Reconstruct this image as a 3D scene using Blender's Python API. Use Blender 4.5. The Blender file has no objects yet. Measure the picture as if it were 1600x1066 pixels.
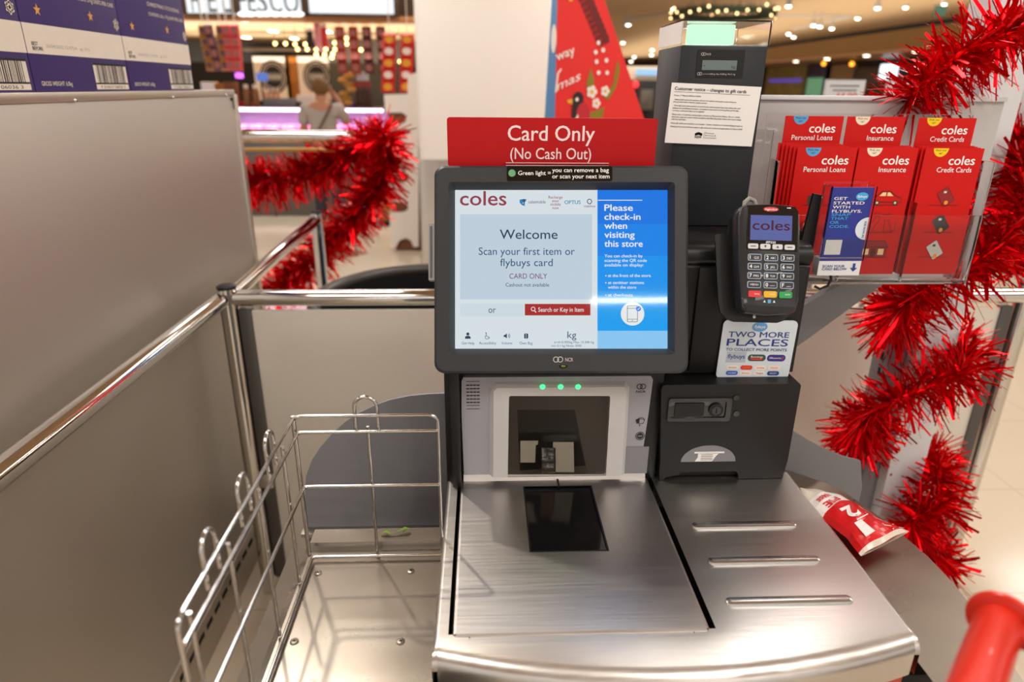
import bpy, bmesh, math, random
from mathutils import Vector, Matrix
random.seed(7)
PI = math.pi
sc = bpy.context.scene
COL = sc.collection

# ------------------------------------------------------------------ camera
FPX, EYE = 1045.0, 1.55
_vx, _vy, _nx = 755.0, 135.0, 774.0
_ny = 533 + ((_vx-800)*(_nx-800) + FPX*FPX)/(533-_vy)
AY = Vector((_vx-800, 533-_vy, -FPX)).normalized()
AZ = -Vector((_nx-800, 533-_ny, -FPX)).normalized()
AX = AY.cross(AZ)
ROT = Matrix((AX, AY, AZ))                 # camera axes -> world axes
CAM = Vector((0, 0, EYE))
cd = bpy.data.cameras.new('camera'); cam = bpy.data.objects.new('camera', cd); COL.objects.link(cam)
cam.matrix_world = Matrix.Translation(CAM) @ ROT.to_4x4()
cd.sensor_width = 36; cd.lens = FPX*36/1600; cd.clip_start = .02; cd.clip_end = 200
cd.dof.use_dof = True; cd.dof.focus_distance = 1.0; cd.dof.aperture_fstop = 3.2
sc.camera = cam
def ray(px, py): return ROT @ Vector((px-800, 533-py, -FPX))
def onz(px, py, z): d = ray(px, py); return CAM + d*((z-EYE)/d.z)
def ony(px, py, y): d = ray(px, py); return CAM + d*(y/d.y)
def onx(px, py, x): d = ray(px, py); return CAM + d*(x/d.x)
NRM = ROT @ Vector((0, 0, 1))              # towards the viewer
def onp(px, py, p0): d = ray(px, py); return CAM + d*((p0-CAM).dot(NRM)/d.dot(NRM))

# ------------------------------------------------------------------ light
sc.view_settings.view_transform = 'Standard'; sc.view_settings.look = 'None'
sc.view_settings.gamma = 1.0; sc.view_settings.use_curve_mapping = False
sc.view_settings.exposure = 0.35
w = bpy.data.worlds.new('hall_light'); sc.world = w; w.use_nodes = True
w.node_tree.nodes['Background'].inputs[0].default_value = (1.0, .93, .86, 1)
w.node_tree.nodes['Background'].inputs[1].default_value = 0.7
CEIL = 3.15
def area(name, loc, sx, sy, power, col=(1, .965, .925), rot=(0, 0, 0), spread=PI):
    l = bpy.data.lights.new(name, 'AREA'); l.shape = 'RECTANGLE'; l.size = sx; l.size_y = sy
    l.energy = power; l.color = col; l.spread = spread
    o = bpy.data.objects.new(name, l); COL.objects.link(o); o.location = loc; o.rotation_euler = rot
    return o
def spot(name, loc, aim, power, size=1.0, col=(1, .88, .72), radius=.05, blend=.6):
    l = bpy.data.lights.new(name, 'SPOT'); l.energy = power; l.color = col; l.spot_size = size
    l.spot_blend = blend; l.shadow_soft_size = radius
    o = bpy.data.objects.new(name, l); COL.objects.link(o); o.location = loc
    o.rotation_euler = (Vector(aim)-Vector(loc)).to_track_quat('-Z', 'Y').to_euler()
    return o
area('tube_light_behind', (1.85, -3.05, CEIL-.1), 2.7, .035, 24)
for gx in (-3.4, -1.1, 1.2, 3.5, 5.8):
    for gy in (-5.6, -.2, 2.4, 5.2, 8.4):
        area('ceiling_fill', (gx, gy, CEIL-.03), 1.2, .6, 21 if gy < 8 else 30)  # added fill panels, unseen, to brighten the bay and its steel reflections
for gy in (13, 19, 26, 34): area('ceiling_fill', (3.0, gy, CEIL-.03), 2.4, .6, 60)  # more added fill panels along the far hall
area('hall_ceiling_fill', (7.5, 25, 2.3), 3.5, 30, 420, (1, .88, .7), (PI, 0, 0))  # added fill without a fixture, lifts the hall ceiling
area('deli_ceiling_fill', (-2.6, 10.3, 1.85), 4.0, 3.0, 95, (1, .9, .75), (PI, 0, 0))  # added upward fill, no such lamp; brightens the delicatessen ceiling
spot('track_spot', (-.80, 2.0, CEIL-.1), (-.05, .6, .93), 75, .75, radius=.03)
spot('track_spot', (1.6, 2.8, CEIL-.1), (1.0, 1.3, 1.2), 35, .8)
spot('track_spot', (1.3, -.9, CEIL-.1), (.3, .9, 1.1), 30, .9)

# ------------------------------------------------------------------ materials
def lin(c):
    if isinstance(c, str):
        c = c.lstrip('#'); c = [int(c[i:i+2], 16)/255 for i in (0, 2, 4)]
    return tuple((x/12.92 if x <= .04045 else ((x+.055)/1.055)**2.4) for x in c) + (1,)
MATS = {}
def mat(name, col, rough=.5, metal=0., var=.04, bump=0., scale=40., stretch=None, emit=0., alpha=1., trans=0., ior=1.45, coat=0., aniso=0., rvar=0., spec=.5):
    if name in MATS: return MATS[name]
    m = bpy.data.materials.new(name); m.use_nodes = True; MATS[name] = m
    nt = m.node_tree; b = nt.nodes['Principled BSDF']; L = nt.links.new
    c = lin(col)
    b.inputs['Roughness'].default_value = rough; b.inputs['Metallic'].default_value = metal
    b.inputs['IOR'].default_value = ior; b.inputs['Specular IOR Level'].default_value = spec
    b.inputs['Transmission Weight'].default_value = trans; b.inputs['Alpha'].default_value = alpha
    b.inputs['Coat Weight'].default_value = coat
    b.inputs['Anisotropic'].default_value = aniso
    tc = nt.nodes.new('ShaderNodeTexCoord'); mp = nt.nodes.new('ShaderNodeMapping')
    L(tc.outputs['Object'], mp.inputs[0]); mp.inputs['Scale'].default_value = stretch or (1, 1, 1)
    nz = nt.nodes.new('ShaderNodeTexNoise'); nz.inputs['Scale'].default_value = scale; nz.inputs['Detail'].default_value = 3
    L(mp.outputs[0], nz.inputs[0])
    mx = nt.nodes.new('ShaderNodeMix'); mx.data_type = 'RGBA'
    mx.inputs[6].default_value = tuple(min(1, x*(1-var)) for x in c[:3])+(1,)
    mx.inputs[7].default_value = tuple(min(1, x*(1+var)) for x in c[:3])+(1,)
    L(nz.outputs[0], mx.inputs[0])
    if emit:
        b.inputs['Base Color'].default_value = (.01, .01, .01, 1)
        L(mx.outputs[2], b.inputs['Emission Color']); b.inputs['Emission Strength'].default_value = emit
    else:
        L(mx.outputs[2], b.inputs['Base Color'])
    if rvar:
        mr = nt.nodes.new('ShaderNodeMapRange'); L(nz.outputs[0], mr.inputs[0])
        mr.inputs[3].default_value = max(.02, rough-rvar); mr.inputs[4].default_value = rough+rvar
        L(mr.outputs[0], b.inputs['Roughness'])
    if bump:
        bp = nt.nodes.new('ShaderNodeBump'); bp.inputs['Strength'].default_value = bump; bp.inputs['Distance'].default_value = .002
        L(nz.outputs[0], bp.inputs['Height']); L(bp.outputs[0], b.inputs['Normal'])
    return m
M = {}
def P(key, *a, **k): M[key] = mat(key, *a, **k)
P('brushed_steel', '#cdc9c4', .33, 1, .05, .06, 10, (1, 40, 1), rvar=.07)
P('plate_steel', '#cfcbc8', .35, 1, .06, .08, 8, (1, 45, 1), rvar=.08)
P('shelf_steel', '#a89e90', .30, 1, .10, .06, 11, (1, 1.6, 1), rvar=.10)
P('platter_steel', '#857d73', .26, .75, .06, .02, 9, (1, 3, 1), rvar=.05)
P('panel_steel', '#bdb7af', .48, 1, .03, .02, 12, (1, 1, 30), rvar=.04)
P('chrome', '#d2d0cd', .07, 1, .02)
P('wire_chrome', '#c2c0bd', .16, 1, .02)
P('aluminium', '#b9b4ac', .38, 1, .03)
P('black_plastic', '#1a1a1b', .42, 0, .06, .05, 400, spec=.35)
P('bezel_plastic', '#333538', .45, 0, .04, .05, 500, spec=.35)
P('gloss_black', '#101012', .12, 0, .03, coat=.5)
P('deep_black', '#060606', .7)
P('dark_gap', '#0c0b0a', .8)
P('pole_plastic', '#24272b', .45, 0, .03, .03, 400, spec=.35)
P('grey_plastic', '#94949a', .45, 0, .03, .03, 300)
P('pale_grey', '#b9b7b7', .5, 0, .03)
P('mid_grey', '#7c7c80', .5, 0, .03)
P('arch_grey', '#77777b', .45, 0, .03)
P('beige_panel', '#ddd6ca', .42, 0, .02)
P('white_paint', '#e6e2de', .5, 0, .02)
P('cool_white', '#d9dde0', .45, 0, .02)
P('paper', '#e9e8e6', .7, 0, .02)
P('ink', '#222226', .7); P('grey_ink', '#77777b', .7); P('pale_ink', '#a9a6a2', .7)
P('sign_red', '#b3070e', .38, 0, .04, spec=.3); P('leaflet_red', '#c90f0a', .45, 0, .03, spec=.3)
P('sign_pink', '#f1d9da', .5); P('white_ink', '#f6f4f2', .5)
P('clear_plastic', '#ffffff', .06, 0, 0, trans=1, ior=1.3)
P('acrylic', '#fbfdfd', .03, 0, 0, trans=1, ior=1.22)
P('smoke_glass', '#dcd7cf', .03, 0, 0, trans=1, ior=1.25)
P('tinsel_red', '#dc0a14', .27, 1, .3, 0, 60)
P('trolley_red', '#c42510', .35, 0, .03, coat=.2)
P('apron_red', '#d8431f', .4)
P('carton_purple', '#3d2c6e', .6, 0, .06); P('carton_cream', '#e7ddd0', .7); P('star_orange', '#e0a14c', .6)

# ------------------------------------------------------------------ mesh builder
WL = {}
class MB:
    def __init__(s): s.v, s.f, s.k, s.ms = [], [], [], []
    def mi(s, m):
        m = M[m] if isinstance(m, str) else m
        if m not in s.ms: s.ms.append(m)
        return s.ms.index(m)
    def add(s, vs, fs, m):
        b = len(s.v); k = s.mi(m); s.v += [Vector(v) for v in vs]
        for f in fs: s.f.append([b+i for i in f]); s.k.append(k)
        return s
    def box(s, lo, hi, m, bev=0., seg=2, mtx=None):
        lo, hi = Vector(lo), Vector(hi); c = (lo+hi)/2; d = hi-lo
        bm = bmesh.new(); bmesh.ops.create_cube(bm, size=1)
        for v in bm.verts: v.co = Vector((v.co.x*d.x, v.co.y*d.y, v.co.z*d.z))+c
        if bev: bmesh.ops.bevel(bm, geom=list(bm.edges), offset=bev, segments=seg, affect='EDGES', profile=.5)
        bm.verts.index_update()
        vs = [(mtx @ v.co) if mtx else v.co.copy() for v in bm.verts]
        s.add(vs, [[v.index for v in f.verts] for f in bm.faces], m); bm.free(); return s
    def loft(s, loops, m, cap0=True, cap1=True, closed=True):
        n = len(loops[0]); vs = [p for l in loops for p in l]; fs = []
        for i in range(len(loops)-1):
            for j in range(n if closed else n-1):
                a, b = i*n+j, i*n+(j+1) % n
                fs.append((a, b, b+n, a+n))
        if cap0: fs.append(tuple(reversed(range(n))))
        if cap1: fs.append(tuple((len(loops)-1)*n+j for j in range(n)))
        return s.add(vs, fs, m)
    def tube(s, pts, r, m, seg=10, closed=False, cap=True):
        pts = [Vector(p) for p in pts]; n = len(pts); loops = []
        t0 = (pts[1]-pts[0]).normalized()
        up = Vector((0, 0, 1)) if abs(t0.z) < .9 else Vector((1, 0, 0))
        nv = t0.cross(up).normalized()
        for i, p in enumerate(pts):
            if closed: t = (pts[(i+1) % n]-pts[i-1]).normalized()
            else: t = (pts[min(i+1, n-1)]-pts[max(i-1, 0)]).normalized()
            nv = (nv-t*nv.dot(t)).normalized(); bv = t.cross(nv)
            rr = r[i] if isinstance(r, (list, tuple)) else r
            loops.append([p+(nv*math.cos(2*PI*j/seg)+bv*math.sin(2*PI*j/seg))*rr for j in range(seg)])
        if closed: loops.append(loops[0]); cap = False
        return s.loft(loops, m, cap, cap)
    def lathe(s, c, prof, m, seg=24, axis=None):
        c = Vector(c); q = Vector((0, 0, 1)).rotation_difference(Vector(axis).normalized()) if axis is not None else None
        loops = []
        for r, z in prof:
            l = [Vector((max(r, 1e-5)*math.cos(2*PI*j/seg), max(r, 1e-5)*math.sin(2*PI*j/seg), z)) for j in range(seg)]
            loops.append([c+((q @ p) if q else p) for p in l])
        return s.loft(loops, m)
    def ball(s, c, r, m, seg=12, rings=8, sc3=(1, 1, 1)):
        c = Vector(c); loops = []
        for i in range(rings+1):
            a = PI*i/rings; rr = max(math.sin(a), 1e-3)*r
            loops.append([c+Vector((rr*math.cos(2*PI*j/seg)*sc3[0], rr*math.sin(2*PI*j/seg)*sc3[1], -math.cos(a)*r*sc3[2])) for j in range(seg)])
        return s.loft(loops, m)
    # flat printing: F maps local (x, y, lift) to the world
    def poly(s, F, pts, m, w=.0003): return s.add([F(x, y, w) for x, y in pts], [tuple(range(len(pts)))], m)
    def rect(s, F, x0, y0, x1, y1, m, w=.0003, r=0): return s.poly(F, rrect(x0, y0, x1, y1, r) if r else [(x0, y0), (x0, y1), (x1, y1), (x1, y0)], m, w)
    def disc(s, F, x, y, r, m, w=.0004, ry=None, n=24, a0=0, a1=2*PI): return s.poly(F, arc(x, y, r, ry or r, a0, a1, n), m, w)
    def line(s, F, pts, t, m, w=.0005, closed=False):
        pts = [Vector(p) for p in pts]; n = len(pts); L, R = [], []
        for i, p in enumerate(pts):
            a = pts[i-1] if (i or closed) else p; b = pts[(i+1) % n] if (i < n-1 or closed) else p
            d = (b-a); d = d.normalized() if d.length > 1e-9 else Vector((1, 0)); q = Vector((-d.y, d.x))*t/2
            L.append(p+q); R.append(p-q)
        vs = [F(p.x, p.y, w) for p in L]+[F(p.x, p.y, w) for p in R]
        return s.add(vs, [(i, (i+1) % n, n+(i+1) % n, n+i) for i in range(n if closed else n-1)], m)
    def prism(s, F, pts, w0, w1, m):
        n = len(pts); vs = [F(x, y, w0) for x, y in pts]+[F(x, y, w1) for x, y in pts]
        return s.add(vs, [tuple(range(n)), tuple(range(2*n-1, n-1, -1))]+[(i, n+i, n+(i+1) % n, (i+1) % n) for i in range(n)], m)
    def text(s, F, t, x, y, h, m, w=.0006, al='l', wd=None, bold=0., shear=0., rot=0.):
        vs, fs, x0, x1 = glyphs(t, 0, shear); nv_ = len(vs)
        if bold:                                   # heavier strokes: the same outline set four times, slightly shifted
            k_ = len(vs); q_ = bold*.75
            fs = [tuple(i+k_*j for i in f) for j in range(4) for f in fs]
            vs = [(a+u, c+v) for u, v in ((-q_, 0), (q_, 0), (0, q_*.7), (0, -q_*.7)) for a, c in vs]
        W = x1-x0; sy = h; sx = (wd/W) if wd else h
        ox = {'l': 0, 'c': -W/2, 'r': -W}[al]; ca, sa = math.cos(rot), math.sin(rot); out = []
        for i_, (a, b) in enumerate(vs):
            u, v = (a-x0+ox)*sx, -b*sy
            out.append(F(x+u*ca-v*sa, y+u*sa+v*ca, w+.00005*(i_//max(1, nv_))))
        return s.add(out, fs, m)
    def build(s, name, parent=None, loc=None, ang=35, **tags):
        me = bpy.data.meshes.new(name)
        base = WL[parent] if parent else (Vector(loc) if loc is not None else Vector((0, 0, 0)))
        if parent is None and loc is None and s.v:
            xs = [v.x for v in s.v]; ys = [v.y for v in s.v]; base = Vector(((min(xs)+max(xs))/2, (min(ys)+max(ys))/2, min(v.z for v in s.v)))
        me.from_pydata([v-base for v in s.v], [], s.f)
        for m in s.ms: me.materials.append(m)
        me.polygons.foreach_set('material_index', s.k)
        bm = bmesh.new(); bm.from_mesh(me)
        if len(bm.faces) < 60000: bmesh.ops.recalc_face_normals(bm, faces=[f for f in bm.faces if len(f.verts) < 1000] if tags.pop('recalc', True) else [])
        bm.to_mesh(me); bm.free()
        me.shade_smooth(); me.set_sharp_from_angle(angle=math.radians(ang))
        me.update()
        o = bpy.data.objects.new(name, me); COL.objects.link(o)
        if parent: o.parent = parent
        else: o.location = base
        WL[o] = base
        for k, v in tags.items():
            if v: o[k] = v
        return o
_G = {}; _capk = None
def _glyph_raw(t, bold, shear):
    cu = bpy.data.curves.new('txt', 'FONT'); cu.body = t; cu.size = 1; cu.offset = bold; cu.shear = shear
    cu.resolution_u = 3; cu.fill_mode = 'FRONT'
    o = bpy.data.objects.new('txt', cu); COL.objects.link(o)
    dg = bpy.context.evaluated_depsgraph_get(); me = o.evaluated_get(dg).to_mesh()
    vs = [(v.co.x, v.co.y) for v in me.vertices]; fs = [tuple(p.vertices) for p in me.polygons]
    o.evaluated_get(dg).to_mesh_clear(); bpy.data.objects.remove(o); bpy.data.curves.remove(cu)
    return vs, fs
def glyphs(t, bold=0., shear=0.):
    global _capk
    if _capk is None: _capk = max(v[1] for v in _glyph_raw('H', 0, 0)[0])
    if (t, bold, shear) not in _G:
        vs, fs = _glyph_raw(t, bold, shear); vs = [(a/_capk, b/_capk) for a, b in vs]
        _G[(t, bold, shear)] = (vs, fs, min(v[0] for v in vs), max(v[0] for v in vs))
    return _G[(t, bold, shear)]
def arc(x, y, rx, ry, a0=0, a1=2*PI, n=24):
    full = abs(a1-a0-2*PI) < 1e-6
    return [(x+rx*math.cos(a0+(a1-a0)*i/(n if full else n-1)), y+ry*math.sin(a0+(a1-a0)*i/(n if full else n-1))) for i in range(n)]
def rrect(x0, y0, x1, y1, r, k=6):
    P_ = []
    for cx, cy, a in ((x1-r, y1-r, 0), (x0+r, y1-r, PI/2), (x0+r, y0+r, PI), (x1-r, y0+r, 3*PI/2)):
        P_ += arc(cx, cy, r, r, a, a+PI/2, k)
    return P_
def frame(O, ex, ey, x0=0., y0=0.):
    """local (x right, y down, w outwards) with world vectors per unit"""
    O, ex, ey = Vector(O), Vector(ex), Vector(ey); n = -(ex.cross(ey)).normalized()
    return lambda x, y, w=0.: O+ex*(x-x0)+ey*(y-y0)+n*w
def camframe(p0, px0, py0, rot=0.):
    """a plane square to the viewing direction through p0, one unit = one photo pixel at that depth"""
    d = -(Vector(p0)-CAM).dot(NRM)/FPX
    c, s_ = math.cos(rot), math.sin(rot)
    ex = ROT @ Vector((c*d, -s_*d, 0)); ey = ROT @ Vector((-s_*d, -c*d, 0))
    return frame(onp(px0, py0, Vector(p0)), ex, ey, px0, py0)
def vframe(px0, py0, y, mm=.001):
    """upright plane facing the viewer at distance y; units of mm from the point under (px0, py0)"""
    return frame(ony(px0, py0, y), (mm, 0, 0), (0, 0, -mm))
def thing(name, label, cat, loc, group=None):
    o = bpy.data.objects.new(name, None); COL.objects.link(o); o.location = loc; o.empty_display_size = .05
    o['label'] = label; o['category'] = cat
    if group: o['group'] = group
    WL[o] = Vector(loc); return o
def struct(name, mb, loc=(0, 0, 0), **k): return mb.build(name, None, loc, kind='structure', **k)
def copy_thing(o, loc, label, rotz=None):
    c = o.copy(); COL.objects.link(c); c.location = loc; c['label'] = label
    if rotz is not None: c.rotation_euler.z = rotz
    for ch in [x for x in COL.objects if x.parent == o]:
        d = ch.copy(); COL.objects.link(d); d.parent = c
        for g in [x for x in COL.objects if x.parent == ch]:
            e = g.copy(); COL.objects.link(e); e.parent = d
    return c

# ------------------------------------------------------------------ setting
def floor_material():
    m = bpy.data.materials.new('tiled_floor'); m.use_nodes = True; nt = m.node_tree; L = nt.links.new
    b = nt.nodes['Principled BSDF']; b.inputs['Roughness'].default_value = .16
    g = nt.nodes.new('ShaderNodeNewGeometry'); sp = nt.nodes.new('ShaderNodeSeparateXYZ'); L(g.outputs['Position'], sp.inputs[0])
    def mth(op, a, bb=None):
        n = nt.nodes.new('ShaderNodeMath'); n.operation = op
        for i, x in enumerate((a, bb)):
            if x is None: continue
            if isinstance(x, (int, float)): n.inputs[i].default_value = x
            else: L(x, n.inputs[i])
        return n.outputs[0]
    def cell(s, p, off): return mth('ABSOLUTE', mth('SUBTRACT', mth('MODULO', mth('ADD', s, 60+off), p), p/2))
    x, y = sp.outputs[0], sp.outputs[1]
    dia = mth('LESS_THAN', mth('ADD', mth('MULTIPLY', cell(x, 1.8, 1.85), 1.0), cell(y, 1.6, -.12)), .42)
    left = mth('LESS_THAN', x, 1.0)
    dia = mth('MULTIPLY', dia, left)
    gx = mth('GREATER_THAN', cell(x, .6, .2), .297); gy = mth('GREATER_THAN', cell(y, .6, .1), .297)
    gr = mth('MAXIMUM', gx, gy)
    nz = nt.nodes.new('ShaderNodeTexNoise'); nz.inputs['Scale'].default_value = 2.5
    m0 = nt.nodes.new('ShaderNodeMix'); m0.data_type = 'RGBA'; L(nz.outputs[0], m0.inputs[0])
    m0.inputs[6].default_value = lin('#cdbfa8'); m0.inputs[7].default_value = lin('#d4c7b1')
    m1 = nt.nodes.new('ShaderNodeMix'); m1.data_type = 'RGBA'; L(dia, m1.inputs[0]); L(m0.outputs[2], m1.inputs[6]); m1.inputs[7].default_value = lin('#a0705a')
    m2 = nt.nodes.new('ShaderNodeMix'); m2.data_type = 'RGBA'; L(gr, m2.inputs[0]); L(m1.outputs[2], m2.inputs[6]); m2.inputs[7].default_value = lin('#bdb09a')
    L(m2.outputs[2], b.inputs['Base Color']); return m
M['floor'] = floor_material()
P('ceiling', '#b79a76', .9, 0, .02); P('bulkhead_wood', '#9a7136', .55, 0, .18, 0, 6, (1, 1, 14)); P('soffit', '#c79a6c', .4, 0, .06)
P('dark_wall', '#1d1a18', .7); P('dark_brown', '#3a2415', .6); P('tan_wall', '#a58a66', .7)
P('lamp_white', '#fff2d8', emit=9); P('globe_warm', '#ffcf7a', emit=7); P('lamp_amber', '#ff9a2a', emit=3)
struct('floor', MB().box((-12, -8, -.05), (26, 60, 0), 'floor'))
struct('ceiling', MB().box((-12, -8, CEIL), (26, 60, CEIL+.1), 'ceiling'))
struct('wall_back', MB().box((-12, 60, 0), (26, 60.2, CEIL), 'tan_wall'))

# ------------------------------------------------------------------ checkout counter
ZT, ZS = .96, .93
P('groove_white', '#c9c8c6', .25, 1)
ctr = thing('checkout_counter', 'brushed steel self-service counter with rounded front lip and three ribs', 'counter', (.22, .75, 0))
tb = MB()
X0, X1, YB = -.055, .494, .935
def front(x): t = (x-X0)/(X1-X0); return .588-.042*(1-(2*t-1)**2) + .006*t
px0, px1, py0, py1 = -.044, .268, .589, .93      # opening for the weigh plate
N = 24; fx = [X0+(X1-X0)*i/N for i in range(N+1)]
top = [Vector((X0+.0, YB, ZT))]
# three coplanar top strips round the opening
tb.add([(X0, py0+.012, ZT), (px0, py0+.012, ZT), (px0, YB, ZT), (X0, YB, ZT)], [(0, 1, 2, 3)], 'brushed_steel')
tb.add([(px1, py0+.012, ZT), (X1, py0+.012, ZT), (X1, YB, ZT), (px1, YB, ZT)], [(0, 1, 2, 3)], 'brushed_steel')
R_ = .02
prof = [(R_*math.sin(a), -R_*(1-math.cos(a))) for a in [PI/2*i/6 for i in range(7)]]+[(R_, -.05), (R_-.004, -.054)]
rows = [[Vector((x, py0+.012, ZT)) for x in fx]]
for o_, dz in prof: rows.append([Vector((x, front(x)-o_, ZT+dz)) for x in fx])
tb.loft(rows, 'brushed_steel', False, False, closed=False)
for xs, sg in ((X0, -1), (X1, 1)):               # rolled side edges
    pr = [(.006*math.sin(a), -.006*(1-math.cos(a))) for a in [PI/2*i/4 for i in range(5)]]+[(.006, -.05)]
    ys = [YB, py0+.012]+[front(xs)-o_ for o_, dz in prof[:7]]
    zz = [0, 0]+[dz for o_, dz in prof[:7]]
    tb.loft([[Vector((xs+sg*o_, y, min(ZT+dz, ZT+z))) for y, z in zip(ys, zz)] for o_, dz in pr], 'brushed_steel', False, False, closed=False)
tb.add([(px0, py0, ZT-.001), (px1, py0, ZT-.001), (px1, py0, ZT-.03), (px0, py0, ZT-.03)], [(0, 1, 2, 3)], 'dark_gap')
tb.box((px0-.005, py0-.005, ZT-.06), (px1+.005, YB, ZT-.03), 'dark_gap')
tb.build('counter_top', ctr)
for a, b in (((1080, 822), (1245, 821)), ((1105, 877), (1282, 876)), ((1132, 941), (1333, 939))):
    p, q = onz(*a, ZT), onz(*b, ZT); y = (p.y+q.y)/2; r = .0075
    rb = MB(); k = 12; loops = []
    for s_, h in ((1., 0), (.85, .0028), (.5, .004), (.15, .0042)):
        pts = arc(q.x-r, y, r*s_, r*s_, -PI/2, PI/2, k)+arc(p.x+r, y, r*s_, r*s_, PI/2, 3*PI/2, k)
        loops.append([Vector((u, v, ZT+h)) for u, v in pts])
    rb.loft(loops, 'groove_white', False, True); rb.build('raised_rib', ctr)
MB().box((X0+.01, .60, .05), (X1-.02, YB, ZT-.062), 'black_plastic', .004).build('cabinet', ctr)
ap = MB(); ap.loft([[Vector((x, front(x)-.012, z)) for x in fx] for z in (ZT-.052, .3)], 'apron_red', False, False, closed=False)
ap.loft([[Vector((x, front(x)+.004, z)) for x in fx] for z in (ZT-.052, .3)], 'apron_red', False, False, closed=False)
ap.build('apron', ctr, label='orange-red curved front panel under the lip')

# side shelf on the right
sh = thing('side_shelf', 'lower steel shelf with curved outer edge right of the counter', 'shelf', (.56, .8, 0))
edge = [onz(*p, ZS) for p in [(1236, 742), (1290, 755), (1322, 771), (1350, 790), (1400, 827), (1450, 870), (1490, 912), (1520, 950), (1560, 1006), (1600, 1066)]]
edge = [Vector((.50, 1.0, ZS)), Vector((.53, .985, ZS))]+edge[1:]+[Vector((.585, .48, ZS)), Vector((.55, .42, ZS)), Vector((.50, .40, ZS))]
sm = MB(); ins = [Vector((.5+(p.x-.5)*.985, p.y, ZS)) for p in edge]
sm.loft([ins, edge, [p+Vector((.002, 0, -.003)) for p in edge], [p+Vector((.002, 0, -.045)) for p in edge]], 'shelf_steel', False, False, closed=False)
sm.add(ins, [tuple(range(len(ins)))], 'shelf_steel'); sm.build('shelf_plate', sh)
MB().box((.505, .6, 0), (.56, .9, ZS-.05), 'black_plastic', .004).build('support', sh)

# ------------------------------------------------------------------ scanner scale
scn = thing('scanner_scale', 'supermarket scanner with steel weigh plate and upright grey glass tower', 'scanner', (.11, .8, ZT-.03))
pm = MB(); zpl = ZT+.002
a0, a1, b0, b1 = -.035, .2565, .600, .921
wx0, wx1, wy0, wy1 = .060, .166, .742, .899      # window cut in the plate
for (u0, u1, v0, v1) in ((a0, wx0, b0, b1), (wx1, a1, b0, b1), (wx0, wx1, b0, wy0), (wx0, wx1, wy1, b1)):
    pm.add([(u0, v0, zpl), (u1, v0, zpl), (u1, v1, zpl), (u0, v1, zpl)], [(0, 1, 2, 3)], 'plate_steel')
lip = [(0, 0), (.003, -.001), (.0045, -.004), (.0045, -.014)]
pm.loft([[Vector((a0, b0-o_, zpl+d)), Vector((a1, b0-o_, zpl+d))] for o_, d in lip], 'plate_steel', False, False, closed=False)
for xx, sg in ((a0, -1), (a1, 1)):
    pm.loft([[Vector((xx+sg*o_, b0, zpl+d)), Vector((xx+sg*o_, b1, zpl+d))] for o_, d in lip], 'plate_steel', False, False, closed=False)
pm.loft([[Vector((a0, b1-.004, zpl)), Vector((a1, b1-.004, zpl))], [Vector((a0, b1, zpl+.010)), Vector((a1, b1, zpl+.010))], [Vector((a0, b1+.006, zpl+.011)), Vector((a1, b1+.006, zpl+.011))]], 'plate_steel', False, False, closed=False)
for xx in (-.020, .24): pm.box((xx, b0-.0052, zpl-.012), (xx+.001, b0-.004, zpl-.001), 'dark_gap')
pl = pm.build('weigh_plate', scn)
gm = MB(); F = frame((wx0, wy1, zpl), (1, 0, 0), (0, -1, 0))
gm.poly(F, [(0, 0), (wx1-wx0, 0), (wx1-wx0, wy1-wy0), (0, wy1-wy0)], 'gloss_black', -.002)
gm.line(F, [(0, 0), (wx1-wx0, 0), (wx1-wx0, wy1-wy0), (0, wy1-wy0)], .0028, 'black_plastic', .0006, True)
gm.build('scan_window', scn)
MB().box((.1135, .895, zpl+.0003), (.1165, .927, zpl+.002), 'black_plastic').build('centre_seam', scn)
lb = MB(); F = frame((0, b0-.0075, ZT-.006), (1, 0, 0), (0, -.4, -1)); P('grass_green', '#5c8a1c', .5)
lb.rect(F, .075, 0, .165, .008, 'paper', 0); [lb.rect(F, .077+.004*i, .002, .0795+.004*i, .005, 'ink', .0004) for i in range(8)]; lb.build('rating_label', scn)

YT = .915                                         # tower front plane
F = vframe(722, 590, YT); O = ony(722, 590, YT)   # mm, origin at the tower's top left corner
def tx(px, py): p = ony(px, py, YT); return ((p.x-O.x)*1000, (O.z-p.z)*1000)
tw = MB()
B0 = tx(742, 742)[1]
outer = [(2, 0), (284, 0), (288, 6), (286, 60), (280, B0), (0, B0), (-2, 60), (-1, 6)]
tw.prism(F, outer, -.06, 0, 'grey_plastic')
fr = [(40, B0), (41, 16), (48, 8), (246, 8), (253, 16), (256, B0)]
fr2 = [(46, B0), (47, 20), (52, 14), (242, 14), (247, 20), (250, B0)]
g0 = [tx(795, 615), tx(952, 615), tx(945, 742), tx(793, 742)]
gl = [(g0[3][0], B0), (g0[0][0], g0[0][1]+2), (g0[0][0]+2, g0[0][1]), (g0[1][0]-2, g0[1][1]), (g0[1][0], g0[1][1]+2), (g0[2][0], B0)]
tw.loft([[F(x, y, .0) for x, y in fr], [F(x, y, .009) for x, y in fr2], [F(x, y, .009) for x, y in gl], [F(x, y, .0003) for x, y in gl]], 'pale_grey', False, False, closed=False)
for i in range(9):
    y = 6+i*5.7
    for j in range(1 if i in (0, 7, 8) else 4):
        if i in (0, 7, 8): tw.rect(F, 6, y, 26, y+.8, 'ink', .0006)
        else: tw.rect(F, 6+j*5.2, y, 6+j*5.2+4.4, y+1.9, 'ink', .0006)
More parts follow.
